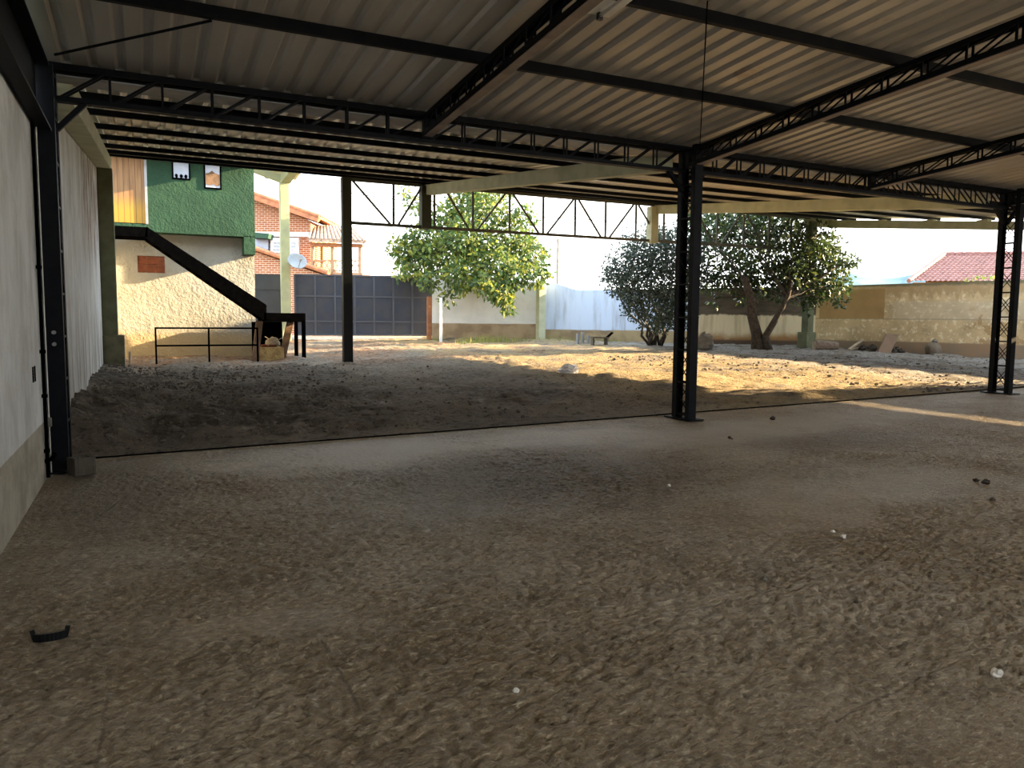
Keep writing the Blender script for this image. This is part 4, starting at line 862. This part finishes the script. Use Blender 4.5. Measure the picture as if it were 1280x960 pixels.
f1 = Vector(atd(940, 372, 24.2)); f2 = Vector(atd(985, 372, 24.0))
for path, nme in (([(948,437,24.4),(946,418,24.4),(940,395,24.3),(938,372,24.2),(930,345,24.2)], .2), ([(962,437,24.3),(957,420,24.2),(966,405,24.1),(976,388,24.0),(985,370,24.0),(990,350,24.1)], .13)):
    pts = [Vector(atd(*q)) for q in path]; pts[0].z = gz(pts[0].x, pts[0].y)-.15
    MB().tube(pts, [nme*1.25]+[nme*(1-.11*i) for i in range(1, len(pts))], 10).build('trunk', MAT['bark'], t3, smooth=True)
for i, (c, r, w) in enumerate(CL3):
    a_ = f1 if atd(0,0,1) is not None and c[0] < (f1.x+f2.x)/2 else f2
    pts, rs = limb(a_, c, .04, .008, .1, 5, 60+i); MB().tube(pts, rs, 6).build('branch', MAT['bark'], t3)
# shrub tops beyond the side wall
p0 = atd(1232, 352, 31.); sh = thing('wall_shrub', (p0[0], p0[1], -.3), 'yellow-green shrub top showing above the side wall before the tiled roof', 'shrub')
leaves([(atd(x, y, 31.), (.28,.28,.22), 1) for x, y in ((1218,353),(1228,350),(1238,352),(1212,355))], 420, .14, .1, 9).build('foliage', MAT['leaf_bright'], sh)
for x in (1218, 1232): q = atd(x, 354, 31.); MB().tube([(q[0], q[1], -.4), (q[0]+.1, q[1], q[2])], [.04, .015], 6).build('stem', MAT['bark'], sh)
# weeds along the gate wall
g_ = np.random.default_rng(11); m = MB(); vs = []; n = 0
for (px, py, r, k, hh) in ((605,426,1.2,260,.22),(640,425,1.0,120,.14),(690,424,1.0,110,.14),(760,425,1.2,130,.14),(585,428,.6,60,.12),(540,424,.5,60,.14)):
    c = gp(px, py)-HF*.55
    for i in range(k):
        x, y = c[0]+g_.normal()*r*.45, c[1]+g_.normal()*r*.3; z = gz(x, y)-.02; h = hh*(.5+g_.random()); a_ = g_.random()*6.28; w = .014; lx, ly = g_.normal()*.07, g_.normal()*.07
        vs += [(x-w*math.cos(a_), y-w*math.sin(a_), z), (x+w*math.cos(a_), y+w*math.sin(a_), z), (x+lx, y+ly, z+h)]; n += 1
m.v = vs; m.f = [(3*i, 3*i+1, 3*i+2) for i in range(n)]
tag(m.build('weeds', leaf_mat('weed_blades', [(.25,.28,.06), (.36,.34,.10), (.16,.22,.05)], .3, .7)), 'light green weeds growing along the foot of the yard wall', 'weeds', kind='stuff')

# ---------------------------------------------------------------- odds and ends in the yard
def gput(px, py, margin=.28):      # spot on the ground, kept clear of the side wall
    p = gp(px, py); a = np.array(WP[3]); d = np.array(WP[4])-a; d /= np.linalg.norm(d); n = np.array([d[1], -d[0]])
    if (CAM[:2]-a)@n < 0: n = -n
    for _ in range(60):
        if (p[:2]-a)@n > margin: break
        p = CAM+(p-CAM)*.995
    return p[0], p[1], gz(p[0], p[1])
x, y, z = gput(1031, 438)
MAT['logbark'] = simple('pale_bark', (.24,.175,.13), (.15,.11,.08), 9, .95, .5, 40)
lg = thing('log', (x, y, z), 'thick sawn log lying at the foot of the pale pillar', 'log')
d = Vector((.92, -.38, 0)); c = Vector((x, y, z+.15)); MB().tube([c-d*.36, c+d*.05, c+d*.42], [.19, .17, .12], 14).build('bark_body', MAT['logbark'], lg)
MB().tube([c-d*.375, c-d*.355], .16, 14).build('cut_face', MAT['palewood'], lg)
x, y, z = gput(1072, 438); 
tag(MB().bar((x-.42, y, z+.03), (x+.5, y+.25, z+.33), .09, .04).build('board', MAT['palewood']), 'narrow pale board leaning up over dark rubble near the log', 'board')
tag(MB().bar((x-.15, y+.25, z+.04), (x+.55, y+.2, z+.07), .1, .05).build('board', MAT['palewood']), 'short pale board lying flat beneath the leaning narrow board', 'board')
b0, b1 = gp(1097, 441), gp(1113, 441.5); dd = float((b0-CAM)@FW); u0, u1 = atd(1108, 417, dd+.55), atd(1124, 418, dd+.55); th_ = HF*.06
tag(MB().hexa([b0-[0,0,.03], b1-[0,0,.03], b1-[0,0,.03]+th_, b0-[0,0,.03]+th_], [u0, u1, u1+th_, u0+th_]).build('leaning_slab', simple('brown_slab', (.20,.13,.085), (.16,.105,.07), 4, .9), bevel=.006), 'brown square slab leaning against the cream side wall', 'slab')
x, y, z = gput(1166, 441)
bg_ = thing('earth_sack', (x, y, z), 'slumped grey-brown sack standing by the side wall', 'sack')
MB().blob((x, y, z+.17), (.27, .23, .25), 8, 14, 9, .16).build('body', simple('dirty_sack', (.17,.135,.10), (.12,.095,.07), 5, .95), bg_, smooth=True)
MB().blob((x+.06, y, z+.43), (.10, .08, .07), 4, 10, 6, .3).build('tied_neck', MAT['stone'], bg_, smooth=True)
x, y, z = gput(1170, 444); tag(MB().hexa([(x-.38, y-.2, z-.02), (x+.42, y-.2, z-.02), (x+.36, y+.2, z-.02), (x-.3, y+.16, z-.02)], [(x-.34, y-.17, z+.06), (x+.38, y-.17, z+.06), (x+.32, y+.16, z+.06), (x-.28, y+.13, z+.06)]).build('stone_slab', MAT['concrete'], bevel=.01), 'flat broken concrete piece in front of slumped sack', 'slab')
def rock(px, py, s, label, seed, mat='stone', grp=None, flat=.75, dz=.35):
    x, y, z = gput(px, py); return tag(MB().blob((x, y, z+s*dz*flat), (s, s*.85, s*flat), seed, 10, 7, .35).build('rock', MAT[mat], smooth=False), label, 'rock', grp)
MAT['darkearth'] = simple('dark_clod', (.075,.06,.048), (.045,.037,.03), 10, .95, .6, 30)
for (px, py, s, lb) in ((1080,438,.18,'dark clod right behind the narrow leaning board'), (1089,438,.20,'dark clod touching left edge of the leaning brown slab'), (1119,440,.17,'dark clod under the right edge of leaning brown slab'), (1127,441,.13,'small dark clod right of the leaning brown slab')): rock(px, py, s, lb, int(px), 'darkearth')
rock(881, 437, .30, 'round brownish boulder between the bush and the dark tree', 3, 'concrete', None, .95, .8)
# plastic bag
x, y, z = gput(711, 466); m = MB(); g_ = np.random.default_rng(3)
bgm = MB().blob((x, y, z+.07), (.21, .13, .11), 12, 18, 11, .4); v = np.array(bgm.v); v += g_.normal(size=v.shape)*.014; bgm.v = v.tolist()
tag(bgm.build('plastic_bag', MAT['whiteplastic']), 'crumpled white plastic bag lying on the yard dirt', 'plastic bag')
# rubble strewn in the sun-lit gravel
g_ = np.random.default_rng(5); m = MB(); 
for i in range(900):
    px = g_.uniform(760, 1270); py = 447+38*g_.random()*((px-700)/560)
    r = ray(px, py); t_ = (CAM[2]-.4)/-r[2]; x, y = CAM[0]+r[0]*t_, CAM[1]+r[1]*t_
    if y > 18.2 or y < 9.1 or x > 24: continue
    s = .010+.028*g_.random()**3; m.blob((x, y, gz(x, y)+s*.4), (s*1.2, s, s*.7), i, 5, 4, .4)
tag(m.build('gravel', MAT['stone']), 'loose stones scattered over the pale gravel in the yard', 'gravel', kind='stuff')
g_ = np.random.default_rng(6); m = MB()
for i in range(2600):
    y = 9.3+9.5*g_.random()**1.2; x = .1+abs(g_.normal())*2.2
    if x > 7: continue
    s = .007+.022*g_.random()**3; m.blob((x, y, gz(x, y)+.04+.12*max(0, 1-x/.9)), (s*1.3, s, s*.8), i, 6, 4, .4)
tag(m.build('earth_clods', simple('earth_clod', (.15,.125,.10), (.09,.075,.06), 6, .95)), 'dark crumbled earth strewn on the dirt along the left wall', 'earth', kind='stuff')

# ---------------------------------------------------------------- things on the shed floor and left wall
x, y = .28, 8.05; z = .006
blk = MB(); w, h, l = .19, .165, .16
blk.box(x-w/2, x-w/2+.03, y-l/2, y+l/2, z, z+h).box(x+w/2-.03, x+w/2, y-l/2, y+l/2, z, z+h).box(x-w/2+.03, x+w/2-.03, y-l/2, y-l/2+.03, z, z+h).box(x-w/2+.03, x+w/2-.03, y+l/2-.03, y+l/2, z, z+h).box(x-.012, x+.012, y-l/2+.03, y+l/2-.03, z, z+h-.01).box(x-w/2+.03, x+w/2-.03, y-l/2+.03, y+l/2-.03, z, z+.05)
bo = blk.build('concrete_block', simple('block_grey', (.10,.088,.07), (.075,.066,.053), 9, .95, .4, 60), bevel=.004); bo.rotation_euler.z = .5
tag(bo, 'small grey hollow concrete block on the floor beside the left column', 'block')
p = gp(63, 801); x, y, z = p[0], p[1], .008
ck = thing('plastic_clip', (x, y, z), 'small black curved plastic clip with upturned ends on the floor', 'clip')
pts = [(x+.066*math.sin(a_), y+.012-.030*math.cos(a_), z+.018) for a_ in np.linspace(-1.5, 1.5, 13)]
m = MB(); 
for i in range(12): m.bar(pts[i], pts[i+1], .012, .036)
m.build('curved_body', MAT['blackplastic'], ck)
for k in (-1, 1): MB().bar((x+k*.062, y+.008, z+.01), (x+k*.072, y+.012, z+.052), .020, .016).build('upturned_end', MAT['blackplastic'], ck)
MB().bar((x-.045, y+.010, z+.014), (x+.045, y+.010, z+.014), .016, .006).build('glint_strip', MAT['galv'], ck)  # pale strip stands in for the glint inside the clip
# pebbles and crumbs
k = 0
for (px, py, s, mt, lb) in ((645,867,.014,'white','tiny white crumb on the near floor below the centre'),(1054,673,.018,'white','white crumb on the smooth floor right of centre'),(1041,666,.014,'white','smaller white crumb left of another on smooth floor'),
      (1246,844,.022,'white','pale pebble at the right edge of the near floor'),(1232,604,.03,'darkearth','dark clod on the floor at the far right'),(1220,602,.022,'darkearth','smaller dark clod left of another at far right'),(966,524,.035,'darkearth','dark clod on the floor right of the middle column'),
      (912,548,.02,'darkearth','dark crumb on floor, nearer than the clod by middle column'),(1240,626,.02,'darkearth','dark crumb on floor below the far right clods'),(836,608,.016,'white','pale crumb on the dark patch below the middle column'),(915,549,.012,'stone','grey crumb beside a dark crumb below middle column'),(955,725,.016,'concrete','grey chip by the floor joint right of centre'),(1070,755,.01,'darkearth','tiny dark speck on ridged floor right of centre')):
    p = gp(px, py); tag(MB().blob((p[0], p[1], gz(p[0], p[1])+s*.4), (s*1.2, s, s*.75), k, 8, 6, .4).build('pebble', MAT[mt]), lb, 'pebble'); k += 1
# conduit, tap box, slots on the left wall
cn = thing('conduit', (.03, 8.0, .1), 'thin dark conduit running down the left wall beside the column', 'pipe')
MB().tube([(.022, 7.93, .02), (.022, 7.93, 1.9), (.022, 7.93, 3.2)], .016, 8).build('pipe', MAT['dark_iron'], cn)
for z in (.25, .75, 1.15, 1.9): MB().box(0, .045, 7.905, 7.955, z, z+.03).build('clamp', MAT['dark_iron'], cn)
tag(MB().tube([(.03, 8.12, .03), (.03, 8.12, 3.2)], .005, 8).build('white_pipe', MAT['white']), 'slim white pipe between the dark conduit and left column', 'pipe')
tag(MB().box(0, .055, 8.0, 8.09, .47, .55).build('junction_box', MAT['concrete'], bevel=.006), 'small grey box on the left wall by the column', 'junction box')
for y, lb in ((7.38, 'dark narrow slot in the left wall, nearer the camera'), (7.50, 'dark narrow slot in the left wall, nearer the column')):
    tag(MB().box(-.002, .006, y, y+.05, .93, 1.06).build('wall_slot', MAT['dark_iron']), lb, 'slot')
b = (.05, 8.05, .16); tag(MB().tube([(.0, 7.93, .17), (.05, 7.97, .18), (.06, 8.12, .2)], .02, 8).build('pipe_elbow', MAT['dark_iron']), 'dark pipe elbow near floor between left wall and column', 'pipe')
